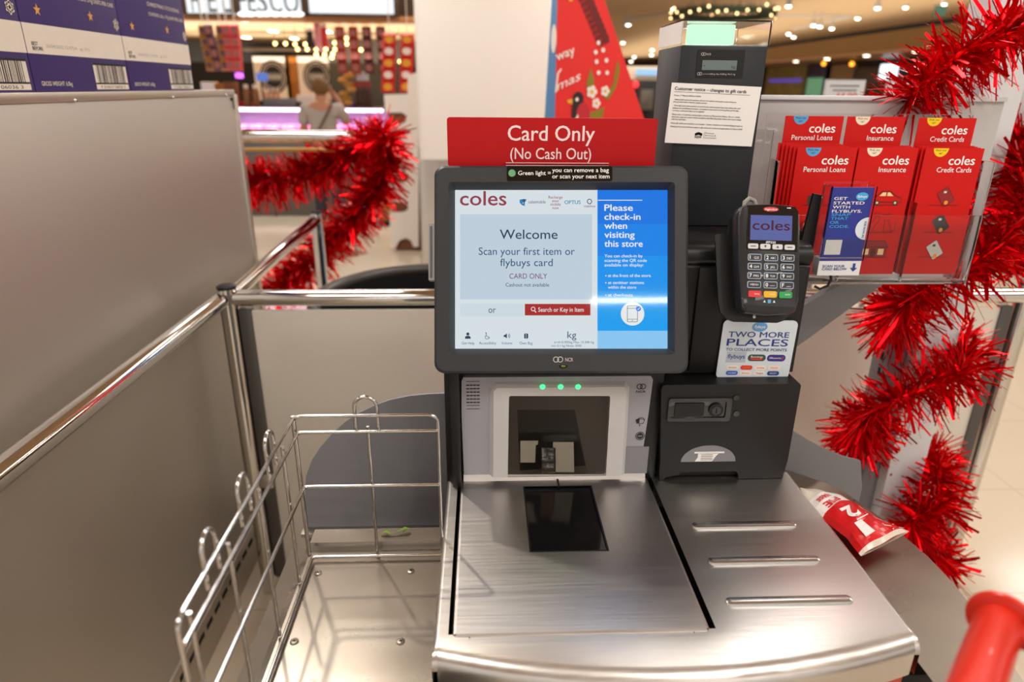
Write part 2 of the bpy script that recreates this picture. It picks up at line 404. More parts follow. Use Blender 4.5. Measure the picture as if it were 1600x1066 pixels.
# symbols on the right-hand strip
cx, cy = tx(1003, 604); cx -= 1
for dx in (-2.6, 2.6): tw.line(F, arc(cx+dx, cy, 4, 4), 1.2, 'ink', .0008, True)
tw.text(F, 'NCR', cx, cy+10, 3.4, 'ink', .0008, 'c', 15, .03)
cx, cy = tx(1000, 657)
tw.line(F, arc(cx, cy+9, 12, 12, PI*1.3, PI*1.7, 9), .7, 'ink', .0008)
tw.poly(F, [(cx-7, cy-1), (cx-1, cy-5), (cx-1, cy+5), (cx-5, cy+5)], 'ink', .0008); tw.line(F, [(cx-1, cy-5), (cx+4, cy-5), (cx+7, cy-1), (cx+5, cy+5), (cx-1, cy+5)], .8, 'ink', .0008)
tw.line(F, [(cx, cy+6), (cx, cy+10)], 1, 'ink', .0008)
cx, cy = tx(1000, 681)
tw.line(F, arc(cx, cy, 6.8, 6.8), 1, 'ink', .0008, True); tw.disc(F, cx, cy, 5.2, 'ink', .0006); tw.text(F, '10W', cx, cy+1.5, 2.6, 'pale_grey', .0009, 'c')
twr = tw.build('tower_housing', scn, ang=30)
lm = MB(); q0, q1 = tx(976, 698), tx(1011, 739); lm.rect(F, q0[0]+1, q0[1], q1[0]-1, q1[1], 'mid_grey', .0007); lm.line(F, [(q0[0]+1, q0[1]), (q1[0]-1, q0[1]), (q1[0]-1, q1[1]), (q0[0]+1, q1[1])], .5, 'grey_ink', .001, True)
lm.build('blank_label', scn, label='plain grey sticker low on the right strip')
wn = MB(); wn.prism(F, gl, .0062, .0082, 'smoke_glass'); wn.build('tower_glass', scn)
inn = MB()                                        # mirrors and dark throat behind the glass
P('mirror_pale', '#d9d9d2', .35, 0, .05); P('mirror_steel', '#cfd6da', .1, 1, .1, .3, 90)
th = [tx(808, 640), tx(898, 640), tx(915, 727), tx(812, 735)]
inn.poly(F, th, 'deep_black', .0010)
P('throat_frame', '#4b4743', .4)
inn.poly(F, [tx(796, 616), tx(951, 616), tx(944, 741), tx(794, 741)], 'throat_frame', .0006)
for q, mm_ in (([(813, 688), (841, 688), (840, 694), (837, 695), (836, 722), (813, 722)], 'mirror_pale'), ([(864, 690), (896, 690), (897, 737), (866, 737), (866, 699), (864, 698)], 'mirror_pale'), ([(846, 699), (868, 699), (868, 738), (846, 738)], 'mirror_steel')):
    inn.poly(F, [tx(*p) for p in q], mm_, .0014)
inn.build('mirror_set', scn)
P('led_green', '#38f07a', emit=2.2)
for px in (847, 875, 902):
    lx, ly = tx(px, 601); d = MB(); c = F(lx, ly, .0085); d.ball(c, .0042, 'led_green', 10, 6, (1, .35, 1)); d.build('indicator_light', scn)
bk = MB(); bk.box((-.062, .925, ZT-.03), (.275, 1.0, 1.19), 'black_plastic', .004); bk.box((-.052, .905, ZT-.02), (-.038, .93, 1.155), 'black_plastic', .002)
bk.build('back_casing', scn)

# ------------------------------------------------------------------ touchscreen monitor
m0 = ony(876, 583, .89)
F = camframe(m0, 711, 297)                        # one unit = one photo pixel at the screen
U = (F(1, 0)-F(0, 0)).length
mon = thing('touchscreen_monitor', 'dark grey touchscreen showing a lit Welcome page above the scanner', 'monitor', F(876, 583, -.03))
bz = MB()
O1 = rrect(680, 262, 1072, 583, 16, 8); O2 = rrect(684, 266, 1068, 579, 14, 8)
def outl(pts, w): return [F(x, y, w) for x, y in pts]
I1 = rrect(702, 288, 1051, 554, 5, 8); I2 = rrect(711, 297, 1043, 545, 1, 8)
bz.loft([outl(O2, -.055), outl(O1, -.050), outl(O1, .010), outl(O2, .0135), outl(I1, .0135), outl(I2, .001), outl(I2, -.003)], 'bezel_plastic', True, False)
for dx in (-3.2, 3.2): bz.line(F, arc(871+dx, 561.5, 4, 4, n=16), 1.2, 'pale_grey', .0142, True)
bz.text(F, 'NCR', 882, 564.5, 5.5, 'pale_grey', .0142, 'l', 12, .02)
bz.build('bezel', mon)
def E_(key, col, s=.66): M[key] = mat(key, col, .05, emit=s, var=0); return key
E_('scr_white', '#e3eef4'); E_('scr_panel', '#c9dcea'); E_('scr_band', '#d9e7ef'); E_('scr_navy', '#2b4160'); E_('scr_blue_text', '#24507a')
E_('scr_maroon', '#9a3d50'); E_('scr_red', '#b02a2a'); E_('scr_purple', '#7c3a72'); E_('scr_sky', '#1d86c8'); E_('scr_teal', '#2b8fb8'); E_('scr_paper', '#f4f8fa')
E_('scr_b1', '#0072de', .8); E_('scr_b2', '#007fe4', .8); E_('scr_b3', '#008fe9', .8); E_('scr_b4', '#0099ea', .8); E_('scr_b5', '#83c1ec', .8); E_('scr_orange', '#d98040')
s = MB()
s.rect(F, 711, 297, 933.5, 545, 'scr_white', 0)
for y0, y1, k in ((297, 350, 'scr_b1'), (350, 400, 'scr_b2'), (400, 455, 'scr_b3'), (455, 517, 'scr_b4'), (517, 545, 'scr_b5')): s.rect(F, 933.5, y0, 1043, y1, k, 0)
s.rect(F, 719, 335, 925, 468, 'scr_panel'); s.rect(F, 719, 475, 818, 495, 'scr_band'); s.rect(F, 820, 475, 922.5, 493, 'scr_red')
T = lambda *a, **k: s.text(F, *a, **k)
T('coles', 719, 321, 22, 'scr_maroon', wd=72, bold=.02)
s.poly(F, [(812, 312), (820, 311), (822, 315), (816, 317), (821, 322), (816, 321), (812, 317)], 'scr_sky'); T('T', 819, 320, 8, 'scr_navy', al='c', bold=.04)
T('colesmobile', 825.5, 318, 5, 'scr_navy', wd=27)
for i, t in enumerate(('Recharge', 'your', 'mobile', 'now')): T(t, 868, 310.5+i*5.5, 4.2, 'scr_maroon', al='c', wd=(22, 11, 16, 10)[i], bold=.01)
T('OPTUS', 882, 319, 5.6, 'scr_teal', wd=25, bold=.03)
s.line(F, arc(921, 315, 3.4, 3.6, n=16), 1.2, 'scr_navy', closed=True); T('vodafone', 921, 324, 3.4, 'scr_navy', al='c', wd=18)
T('Welcome', 826, 373.5, 14.5, 'scr_navy', al='c', wd=90, bold=.012)
T('Scan your first item or', 823, 398.5, 11.5, 'scr_blue_text', al='c', wd=150); T('flybuys card', 822.5, 416, 11.5, 'scr_blue_text', al='c', wd=82)
T('CARD ONLY', 825.5, 435.6, 8, 'scr_purple', al='c', wd=59); T('Cashout not available', 824, 448, 5.6, 'scr_navy', al='c', wd=68)
T('or', 769, 489, 10, 'scr_blue_text', al='c', wd=11.5)
T('Search or Key in Item', 841, 487.3, 6.6, 'scr_paper', wd=71, bold=.012)
s.line(F, arc(833, 483, 3, 3, n=14), 1.1, 'scr_paper', closed=True); s.line(F, [(835, 485.4), (837.6, 488.4)], 1.4, 'scr_paper')
s.disc(F, 731, 522, 2.4, 'scr_navy'); s.poly(F, [(726.5, 529.5), (726.8, 526.4), (729, 524.9), (733, 524.9), (735.2, 526.4), (735.5, 529.5)], 'scr_navy')
s.disc(F, 759.5, 520.6, 1, 'scr_navy'); s.line(F, [(759.6, 522), (760.2, 526), (763, 526), (765, 529)], .9, 'scr_navy'); s.line(F, arc(761, 527, 3, 3, .3, PI*1.3, 10), .8, 'scr_navy')
s.poly(F, [(787, 523.6), (789, 523.6), (792, 521), (792, 529), (789, 526.6), (787, 526.6)], 'scr_navy')
for r in (2.4, 4.4): s.line(F, arc(792.4, 525, r, r, -.9, .9, 7), .8, 'scr_navy')
s.poly(F, [(819, 522), (821.6, 520.8), (821.6, 529.6), (819, 528.6)], 'scr_navy'); s.poly(F, [(822.3, 520.8), (825.2, 522), (825.2, 528.6), (822.3, 529.6)], 'scr_navy')
for t, x, wd in (('Get Help', 731.5, 20), ('Accessibility', 762, 27), ('Volume', 792, 17), ('Own Bag', 822, 20)): T(t, x, 538.3, 4.1, 'scr_blue_text', al='c', wd=wd)
T('kg', 893.5, 528.5, 10.5, 'scr_blue_text', al='c', wd=14); T('e=d=0.005kg Max 15.000 kg', 866, 536.5, 3.4, 'scr_blue_text', wd=62); T('min 0.1 kg Nmax 3000', 861.5, 542, 3.4, 'scr_blue_text', wd=47)
s.rect(F, 934, 312.4, 1003.5, 313.6, 'scr_paper')
for i, (t, wd) in enumerate((('Please', 44), ('check-in', 56), ('when', 35), ('visiting', 47), ('this store', 59.5))): T(t, 944.5, 329.6+i*14.05, 9.8, 'scr_paper', wd=wd, bold=.035)
for i, (t, wd) in enumerate((('You can check-in by', 59.5), ('scanning the QR code', 66), ('available on display:', 61))): T(t, 944.5, 402.3+i*7.1, 4.6, 'scr_paper', wd=wd, bold=.02)
for t, x, y, wd in (('at the front of the store', 950, 433, 66.5), ('at sanitiser stations', 950, 444, 56), ('within the store', 950, 451.2, 44), ('at checkouts', 950, 463.3, 38.5)):
    T(t, x, y, 4.6, 'scr_paper', wd=wd, bold=.02)
    if y != 451.2: s.disc(F, 946.6, y-2, 1, 'scr_paper')
s.disc(F, 988.3, 490.5, 18.4, 'scr_paper', n=40); s.line(F, rrect(980, 478, 996, 503, 1.5, 3), .8, 'scr_navy', .0007, True)
s.line(F, [(980, 482), (996, 482)], .7, 'scr_navy', .0007); s.line(F, [(980, 499), (996, 499)], .7, 'scr_navy', .0007); s.disc(F, 988, 501, .7, 'scr_navy', .0007)
s.disc(F, 997.5, 482.5, 4, 'scr_b2', .0008); s.line(F, [(995.6, 482.6), (997, 484.2), (999.6, 480.8)], .9, 'scr_paper', .001)
s.build('screen', mon)
P('led_dim', '#7d8f2a', emit=.5); MB().prism(F, arc(879, 572, 6.5, 3, n=18), .0136, .0145, 'gloss_black').prism(F, arc(879, 571.6, 3.6, 1.6, n=14), .0145, .0148, 'led_dim').build('status_light', mon)
st = MB(); st.prism(F, rrect(792, 263.5, 954.5, 286.5, 2.5, 3), .0136, .0142, 'gloss_black'); P('dot_green', '#63a06c', .5)
st.disc(F, 800, 274.5, 5.6, 'dot_green', .0146); st.text(F, 'Green light =', 809.5, 277.5, 6.4, 'white_ink', .0146, 'l', 50, .012)
st.text(F, 'you can remove a bag', 862, 273, 6.4, 'white_ink', .0146, 'l', 87, .012); st.text(F, 'or scan your next item', 862, 282.6, 6.4, 'white_ink', .0146, 'l', 88, .012)
st.build('notice_sticker', mon, label='glossy black sticker about the green light')
cr = MB(); cr.prism(F, [(666.5, 347), (679, 345), (680, 436), (667, 436)], -.045, -.02, 'pale_grey'); cr.prism(F, [(669, 350), (672, 350), (672, 432), (669, 432)], -.0199, -.0185, 'mid_grey'); cr.build('card_slot', mon, label='pale grey card reader on the left edge')
ar = MB(); c0 = F(876, 540, -.055); ar.box((c0.x-.06, c0.y-.005, 1.12), (c0.x+.06, c0.y+.10, c0.z+.03), 'black_plastic', .004); ar.build('stand_arm', mon)

# red Card Only sign above the monitor
Fs = vframe(698, 183, 1.015); s0 = ony(698, 183, 1.015); s1 = ony(1022, 262, 1.015); W_, H_ = (s1.x-s0.x)*1000, (s0.z-s1.z)*1000
k = W_/324
sg = thing('payment_sign', 'red board reading Card Only (No Cash Out) on top of the monitor', 'sign', Fs(W_/2, H_, 0))
q = MB(); q.prism(Fs, rrect(0, 0, W_, H_, 4, 4), -.004, 0, 'sign_red')
q.text(Fs, 'Card Only', 160*k, 33.5*k, 22*k, 'sign_pink', .0005, 'c', 134*k, .02); q.text(Fs, '(No Cash Out)', 160*k, 61*k, 16.5*k, 'sign_pink', .0005, 'c', 126*k, .015)
q.rect(Fs, 302*k, 72.5*k, 315*k, 74*k, 'sign_pink', .0005); q.build('sign_board', sg)
cl = MB(); cl.prism(Fs, [(90*k, 66*k), (251*k, 66*k), (251*k, H_+4), (90*k, H_+4)], .002, .004, 'clear_plastic'); cl.prism(Fs, [(90*k, H_+1), (251*k, H_+1), (251*k, H_+8), (90*k, H_+8)], -.012, .006, 'clear_plastic')
for yy in (66, 70, 74): cl.rect(Fs, 90*k, yy*k, 251*k, (yy+.9)*k, 'sign_pink', .0043)
cl.build('clear_clip', sg, label='clear plastic clip holding the board')

# ------------------------------------------------------------------ receipt printer
pr = thing('receipt_printer', 'black receipt printer with recessed latch standing on the steel counter', 'printer', (.375, .99, ZT))
O = ony(1022, 602, YT); F = vframe(1022, 602, YT)
def tp(px, py, y=YT): p = ony(px, py, y); return ((p.x-O.x)*1000, (O.z-p.z)*1000)
Wd, Hd = 216, (O.z-ZT)*1000-1
x0p = (.271-O.x)*1000-1
b = MB()
prof = [(0, 6), (2, 2), (6, 0), (Wd, 0), (Wd+2, 3), (Wd+2, Hd-34), (Wd-1, Hd-6), (Wd-1, Hd), (142, Hd), (141, Hd-9), (136, Hd-14), (46, Hd-14), (43, Hd-9), (20, Hd-4), (18, Hd), (12, Hd), (10, Hd-10), (10, Hd-30)]
xs = x0p-8
prof = [(x+x0p-2 if x < 100 else x+x0p-4, y) for x, y in prof]
b.prism(F, prof, -.15, 0, 'black_plastic')
b.box((O.x+.03, YT+.012, ZT+.001), (O.x+.18, YT+.03, ZT+.02), 'deep_black')
b.build('printer_body', pr)
la = MB(); l0, l1 = tp(1045, 622), tp(1139, 657)
ro, ri = rrect(l0[0], l0[1], l1[0], l1[1], 4, 5), rrect(l0[0]+5, l0[1]+5, l1[0]-8, l1[1]-6, 3, 5)
la.loft([[F(x, y, .0003) for x, y in ro], [F(x, y, .003) for x, y in ro], [F(x, y, .003) for x, y in ri], [F(x, y, .0004) for x, y in ri]], 'gloss_black', False, True)
lat = la.build('latch', pr, label='recessed black latch frame with lock')
lk = MB(); c = tp(1118, 640); lk.prism(F, arc(c[0], c[1], 11, 11, n=28), .0005, .0035, 'black_plastic'); lk.prism(F, arc(c[0], c[1], 7, 7, n=24), .0035, .0045, 'gloss_black'); lk.rect(F, c[0]-.8, c[1]-4, c[0]+.8, c[1]+4, 'deep_black', .005); lk.build('lock', lat)
hp = MB(); a_, b_ = tp(1055, 630), tp(1098, 650); hp.prism(F, rrect(a_[0], a_[1], b_[0], b_[1], 1.5, 3), .0006, .0024, 'black_plastic'); hp.build('latch_pull', lat)
for px, py in ((1150, 621), (1150, 646)):
    c = tp(px, py); MB().prism(F, arc(c[0], c[1], 4.6, 4.6, n=20), 0, .0022, 'gloss_black').build('button', pr)
ic = MB(); c = tp(1106, 721); ic.prism(F, arc(c[0], c[1], 44, 29, PI, 2*PI, 30), .0, .0012, 'mid_grey')
ic.line(F, [(c[0]-24, c[1]-17), (c[0]+24, c[1]-17)], 3.2, 'paper', .0018)
ic.poly(F, [(c[0]-18, c[1]-16), (c[0]+16, c[1]-16), (c[0]+11, c[1]-10), (c[0]+6, c[1]-1), (c[0]-22, c[1]-1), (c[0]-18, c[1]-8)], 'paper', .0018)
for yy in (-13, -10, -7, -4): ic.line(F, [(c[0]-13, c[1]+yy), (c[0]+6, c[1]+yy)], 1, 'grey_ink', .0022)
ic.build('icon_plate', pr, label='grey half-round plate with white receipt symbol')

# ------------------------------------------------------------------ black housing behind the terminal
YC = .955
hs = thing('housing_column', 'black plastic housing with rounded top edge and flat inset panel', 'housing', (.39, 1.05, 1.12))
O = ony(1070, 385, YC); F = vframe(1070, 385, YC)
zt = ony(1150, 385, YC).z; zb = 1.131
xl, xr = .275, ony(1235, 600, YC).x
b = MB(); r = .016
sec = [(YC, zb), (YC, zt-2*r)]+[(YC-.004+r-r*math.cos(a), zt-r+r*math.sin(a)) for a in [(-PI/2+PI*i/10) for i in range(2, 11)]]+[(YC+.16, zt), (YC+.16, zb)]
b.loft([[Vector((x, y, z)) for y, z in sec] for x in (xl, xr)], 'black_plastic'); b.build('housing', hs)
pn = MB(); pa, pb = ony(1083, 408, YC), ony(1240, 598, YC)
pn.box((.318, YC-.006, zb+.004), (xr-.006, YC-.0002, zt-.03), 'black_plastic', .003); pn.build('inset_panel', hs)
MB().box((xl+.01, YC+.02, 1.127), (xr-.01, YC+.15, zb), 'black_plastic').build('base_flange', hs)

# loyalty notice stuck on the housing
YL = .943
L0 = ony(1131.5, 499.7, YL); Lr = ony(1248, 505, YL); u = (Lr-L0).length/116.6; a = math.radians(-1.2)
F = frame(L0, (u*math.cos(a), 0, u*math.sin(a)), (u*math.sin(a)*.9, 0, -u*1.06*math.cos(a)))
lo = MB(); P('pale_blue', '#d3dfe9', .5, 0, .02); P('text_blue', '#24408c', .5); P('sky_blue', '#5c9fd6', .5); P('forest', '#39504c', .5); P('indigo', '#38328a', .5); P('silver_card', '#b4bfcc', .5); P('logo_red', '#e5351f', .5); P('logo_cream', '#f3e6da', .5); P('logo_blue', '#3f6cc0', .5)
lo.prism(F, rrect(0, 0, 116, 92, 8, 6), -.0012, 0, 'pale_blue')
lo.disc(F, 57, 10, 12, 'sky_blue', .0003, 7.4); lo.text(F, 'flybuys', 57, 12, 4.6, 'white_ink', .0005, 'c', 17, .02, .2)
lo.text(F, 'TWO MORE', 57.5, 26, 8.2, 'text_blue', .0004, 'c', 95, .014); lo.text(F, 'PLACES', 57.5, 39.5, 10.6, 'text_blue', .0004, 'c', 96, .016); lo.text(F, 'TO COLLECT MORE POINTS', 57.5, 47.5, 4.2, 'text_blue', .0004, 'c', 96, .014)
lo.rect(F, 12, 49, 43, 66, 'silver_card'); lo.text(F, 'flybuys', 14, 59.5, 6.6, 'text_blue', .0005, 'l', 27, .01)
lo.rect(F, 46, 53, 74.5, 63.5, 'forest', r=5.2); lo.text(F, 'Bunnings', 60.2, 58, 3, 'white_ink', .0005, 'c', 19); lo.rect(F, 51, 59, 69, 61.4, 'logo_red', .0005)
lo.rect(F, 76.5, 53, 106, 63.5, 'indigo', r=5.2); lo.text(F, 'Officeworks', 80, 59.6, 3, 'white_ink', .0005, 'l', 19); lo.line(F, [(102, 56), (101, 60.5)], 1.2, 'logo_red')
for r0, row in enumerate(((('logo_cream', 'kmart', 'ink'), ('logo_red', 'LIQUOR', 'star_orange'), ('logo_cream', 'coles', 'logo_red'), ('logo_cream', 'COLES', 'logo_red')), (('logo_blue', 'mobil', 'white_ink'), ('logo_cream', 'Kmart', 'logo_red'), ('logo_cream', 'Target', 'ink'), ('text_blue', 'VELOCITY', 'white_ink')))):
    for i, (bgc, t, tc) in enumerate(row):
        x = 15+i*22; y = 70.5+r0*8.8; lo.rect(F, x, y, x+19, y+6.8, bgc, r=3.3); lo.text(F, t, x+9.5, y+4.5, 2.4, tc, .0005, 'c', 12)
lo = lo.build('loyalty_notice', label='pale blue rounded notice reading Two More Places under the card terminal', category='notice')

# ------------------------------------------------------------------ card terminal
mt = ony(1205, 400, .885)
F = camframe(mt, 1204, 405, math.radians(1.4))
U = (F(1, 0)-F(0, 0)).length
br = thing('terminal_bracket', 'black curved bracket plate gripping the card terminal from behind', 'bracket', F(1195, 480, -.04))
b = MB(); pts = [(1128, 364), (1131, 361), (1150, 361), (1150, 330), (1258, 330), (1256, 470), (1252, 488), (1243, 499), (1232, 503), (1162, 503), (1150, 499), (1140, 488), (1136, 472)]
b.prism(F, pts, -.038, -.034, 'black_plastic'); b.build('bracket_plate', br)
b = MB(); c = F(1200, 430, -.038); b.box((c.x-.03, c.y+.006, c.z-.03), (c.x+.03, YC-.0062, c.z+.03), 'black_plastic', .003); b.build('mounting_arm', br)
MB().prism(F, arc(1194, 494, 2.6, 2.6, n=14), -.034, -.032, 'aluminium').build('screw', br)
tm = thing('card_terminal', 'black payment card terminal with colour display, number keys and red, yellow, green buttons', 'card terminal', F(1203, 493, -.02))
def shell(dx, dy, w): return [F(x, y, w) for x, y in ((1151+dx, 335+dy), (1156+dx, 324+dy), (1166+dx*.6, 319+dy), (1203, 317.5+dy), (1238-dx*.6, 320+dy), (1247-dx, 326+dy), (1250-dx, 337+dy), (1252-dx, 420), (1252-dx, 466-dy), (1248-dx, 484-dy), (1240-dx, 490-dy), (1204, 493-dy), (1167+dx, 490-dy), (1160+dx, 483-dy), (1158+dx, 465-dy), (1153+dx, 410))]
P('terminal_body', '#26272a', .3, 0, .03, .02, 300, coat=.3)
b = MB(); b.loft([shell(3, 3, -.033), shell(0, 0, -.024), shell(0, 0, -.006), shell(2, 2, -.0015), shell(5, 5, 0)], 'terminal_body'); b.build('body', tm)
b = MB(); b.prism(F, [(1166, 322), (1203, 320), (1240, 323), (1245, 330), (1244, 392), (1166, 390)], .0002, .0016, 'gloss_black')
P('oval_red', '#c8202a', .4); b.disc(F, 1202, 327.5, 12, 'oval_red', .0019, 3.6); b.text(F, 'ingenico', 1202, 329.3, 3.6, 'white_ink', .0022, 'c', 19, .01, .25)
b.text(F, 'iPP350', 1203, 381, 3.6, 'white_ink', .0019, 'c', 15, .02); b.line(F, [(1227, 325), (1233, 325)], 1.2, 'white_ink', .0019); b.build('face_plate', tm)
E_('lcd_blue', '#5a64a0', .75); E_('lcd_maroon', '#5b2440', .5)
b = MB(); b.rect(F, 1170.5, 337, 1235.5, 376, 'lcd_blue', .0018); b.text(F, 'coles', 1203, 360, 15, 'lcd_maroon', .002, 'c', 58, .02); b.build('display', tm)
P('key_white', '#c9ccd0', .4); P('key_dark', '#24272e', .4); P('key_edge', '#a9bccf', .4); P('key_red', '#cf3130', .4); P('key_yellow', '#e0ac1c', .4); P('key_green', '#1f9a4f', .4)
def key(x, y, wd, h, k, lab=None, sub='', edge=None):
    b = MB(); b.prism(F, rrect(x-wd/2, y-h/2, x+wd/2, y+h/2, 2, 3), 0, .0022, edge or k)
    if edge: b.rect(F, x-wd/2+1, y-h/2+1, x+wd/2-1, y+h/2-1, k, .0025, r=1.4)
    if lab in ('up', 'dn'): q = -1 if lab == 'up' else 1; b.poly(F, [(x-2, y-q*1.6), (x+2, y-q*1.6), (x, y+q*1.8)], 'ink', .0026)
    elif lab == '-': b.line(F, [(x-4, y), (x+4, y)], 1.1, 'ink', .0026)
    elif lab: 
        if sub: b.text(F, lab, x-8, y+2.8, 5.6, 'white_ink', .0028, 'l', None, .03); b.text(F, sub, x-1.5, y+2.2, 3.2, 'white_ink', .0028, 'l', 8)
        else: b.text(F, lab, x, y+1.5, 3.0, 'white_ink', .0028, 'c', min(12, 3*len(lab)))
    return b
def tlab(b, l): b.build('key', tm, label=l)
for i, l in enumerate(('-', 'dn', 'up', '-')): tlab(key(1175.5+i*19, 385.6+i*.2, 16, 8, 'key_white', l), 'white key under the display')
keys = [('1', 'QZ'), ('2', 'ABC'), ('3', 'DEF'), ('4', 'GHI'), ('5', 'JKL'), ('6', 'MNO'), ('7', 'PRS'), ('8', 'TUV'), ('9', 'WXY'), ('MENU', ''), ('0', '-'), ('F', '.')]
for i, (l, sb) in enumerate(keys):
    tlab(key(1178.5+(i % 3)*25.6, 403+(i//3)*14.2, 21, 10.5, 'key_dark', l, sb, 'key_edge'), 'dark key with pale blue rim marked '+l)
for i, (k_, l) in enumerate((('key_red', 'CANCEL'), ('key_yellow', 'CLEAR'), ('key_green', 'ENTER'))):
    b = key(1180+i*24, 460+i*.3, 20, 10, k_); b.text(F, l, 1180+i*24+3, 461.2, 2, 'white_ink', .0027, 'c', 8); tlab(b, k_.split('_')[1]+' key')
b = MB()
for x in (1196, 1211): b.poly(F, [(x-2, 473), (x+2, 473), (x, 469)], 'pale_blue', .0004)
b.rect(F, 1201, 468.5, 1206, 474, 'sky_blue', .0004); b.prism(F, [(1164, 478), (1244, 480), (1240, 486), (1204, 489), (1168, 486)], .0002, .002, 'black_plastic'); b.build('card_slot', tm)
P('cable_grey', '#8d8b85', .5)
cb = MB(); cb.tube([F(1172, 322, -.03), F(1173, 310, -.03), F(1181, 303, -.032), F(1190, 306, -.034), F(1195, 318, -.034)], .0032, 'cable_grey', 8); cb.build('cable', tm, label='grey cable looping over the top')

# ------------------------------------------------------------------ weight display pole
YP = 1.1
pole = thing('display_pole', 'dark grey square pole with clear lit box and small weight display on top', 'display pole', (.37, YP+.07, 1.33))
zb, zc, zd = 1.335, ony(1130, 71, YP).z, ony(1130, 31, YP).z
xa, xb, dp = .3015, .4365, .142
b = MB(); b.box((xa, YP, zb), (xb, YP+dp, zc), 'pole_plastic', .003); b.build('pole', pole)
F = frame((xa, YP, zc), (.001, 0, 0), (0, 0, -.001))
b = MB(); b.prism(F, rrect(26, 6, 100, 46, 2, 3), .0, .0008, 'black_plastic')
P('lcd_grey', '#8f9b93', .35, emit=.35)
c = b; b = MB(); b.rect(F, 35, 21, 89, 35, 'lcd_grey', .001); b.line(F, [(37, 29), (40, 29)], .8, 'ink', .0013); b.text(F, 'kg', 81, 32, 4.2, 'ink', .0013, 'l', 6); lcd = b
b = c
for dx in (0, 3): b.line(F, arc(34+dx, 12.5, 2, 2, n=14), .6, 'pale_grey', .001, True)
b.text(F, 'NCR', 40, 14, 2.8, 'pale_grey', .001, 'l', 7, .02)
for dx in (0, 3): b.line(F, arc(31+dx, 40.5, 2, 2, n=14), .6, 'pale_grey', .001, True)
b.text(F, 'e = d = 0.005 kg  Max 15.000 kg  Min 0.1 kg', 38, 41.8, 2.2, 'pale_grey', .001, 'l', 50, .01); pd = b.build('display_panel', pole); lcd.build('lcd', pd)
b = MB()
for lo_, hi_ in (((xa-.001, YP-.001, zc+.001), (xb+.001, YP+.001, zd)), ((xb-.001, YP+.0012, zc+.001), (xb+.001, YP+dp, zd)), ((xa-.001, YP+.0012, zd-.002), (xb-.0012, YP+dp, zd)), ((xa+.001, YP+dp-.002, zc+.001), (xb-.0012, YP+dp, zd-.0022))): b.box(lo_, hi_, 'acrylic', .0003, 1)
b.build('clear_box', pole, label='clear acrylic box')
P('glow_green', '#bff2cc', emit=.95, var=.01)
b = MB(); b.box((xa+.022, YP+.04, zc+.003), (xa+.095, YP+.06, zd-.003), 'glow_green', .002); b.build('lamp_block', pole, label='green lit block in the clear box')
MB().box((xa-.0012, YP+.0012, zc+.0015), (xa+.0008, YP+dp-.002, zd-.0025), 'white_paint').build('side_card', pole, label='white card on the left face of the clear box')

# gift card notice on the pole
N0 = ony(1050, 129, YP-.004); N1 = ony(1190, 136, YP-.004); N3 = ony(1038.6, 223, YP-.004)
wd = (N1-N0).length; hh = (N3-N0).length
ex = (N1-N0).normalized(); ey = Vector((ex.z, 0, -ex.x))*1.0
F0_ = frame(N0, ex*wd/140, ey*wd/140); Hr_ = hh/(wd/140); Hn = 106.; F = lambda x, y, w=0.: F0_(x, y*Hr_/106., w)
b = MB(); b.prism(F, [(0, 0), (140, 0), (140, Hn), (0, Hn)], -.0008, 0, 'paper')
b.text(F, 'Customer notice – changes to gift cards', 5.5, 12, 5.4, 'ink', .0004, 'l', 112, .02); b.line(F, [(5, 15.2), (124, 15.2)], .5, 'ink', .0004)
lines = [('From 17 March 2018 in NSW:', 42, 22.5), ('· Selected gift cards and vouchers will now be valid for three years, even if they are', 98, 29.5), ('pre-printed with a shorter expiry period', 52, 33.6), ('· Once gift cards and vouchers are purchased, administration fees that reduce the card', 106, 40), ('balance are prohibited; however, connection costs such as booking fees and foreign', 104, 44.4), ('currency conversion fees can be applied', 50, 48.8), ('Please note, a 3 calendar (service) gift card may use MasterCard, Eftpos, Visa or a similar', 108, 55.5), ('electronic payment system will be excluded until 30th September when they must comply', 110, 60), ('with the new laws.', 23, 64.2), ('Some gift cards and vouchers are exempt – further details at www.fairtrading.nsw.gov.au', 114, 71), ('Existing terms and conditions apply to gift cards and vouchers bought before 31 March 2018', 114, 77)]
for i, (t, wd_, y) in enumerate(lines): b.text(F, t, 6, y, 2.3, 'ink', .0004, 'l', wd_, .012 if i == 0 else .004)
for a in range(-3, 4): b.disc(F, 52+a*1.5, 86.5+abs(a)*.6, 1.5, 'ink', .0004, 2.6, 12)
b.text(F, 'NSW', 52, 95, 4, 'ink', .0005, 'c', 10.5, .05); b.rect(F, 60.4, 84, 60.8, 95.6, 'grey_ink')
for i, t in enumerate(('Finance,', 'Services &', 'Innovation')): b.text(F, t, 62, 86.6+i*4.2, 2.9, 'grey_ink', .0004, 'l', (15, 18, 19)[i])
b.build('paper_notice', label='white paper notice about gift cards taped to the dark pole', category='notice')

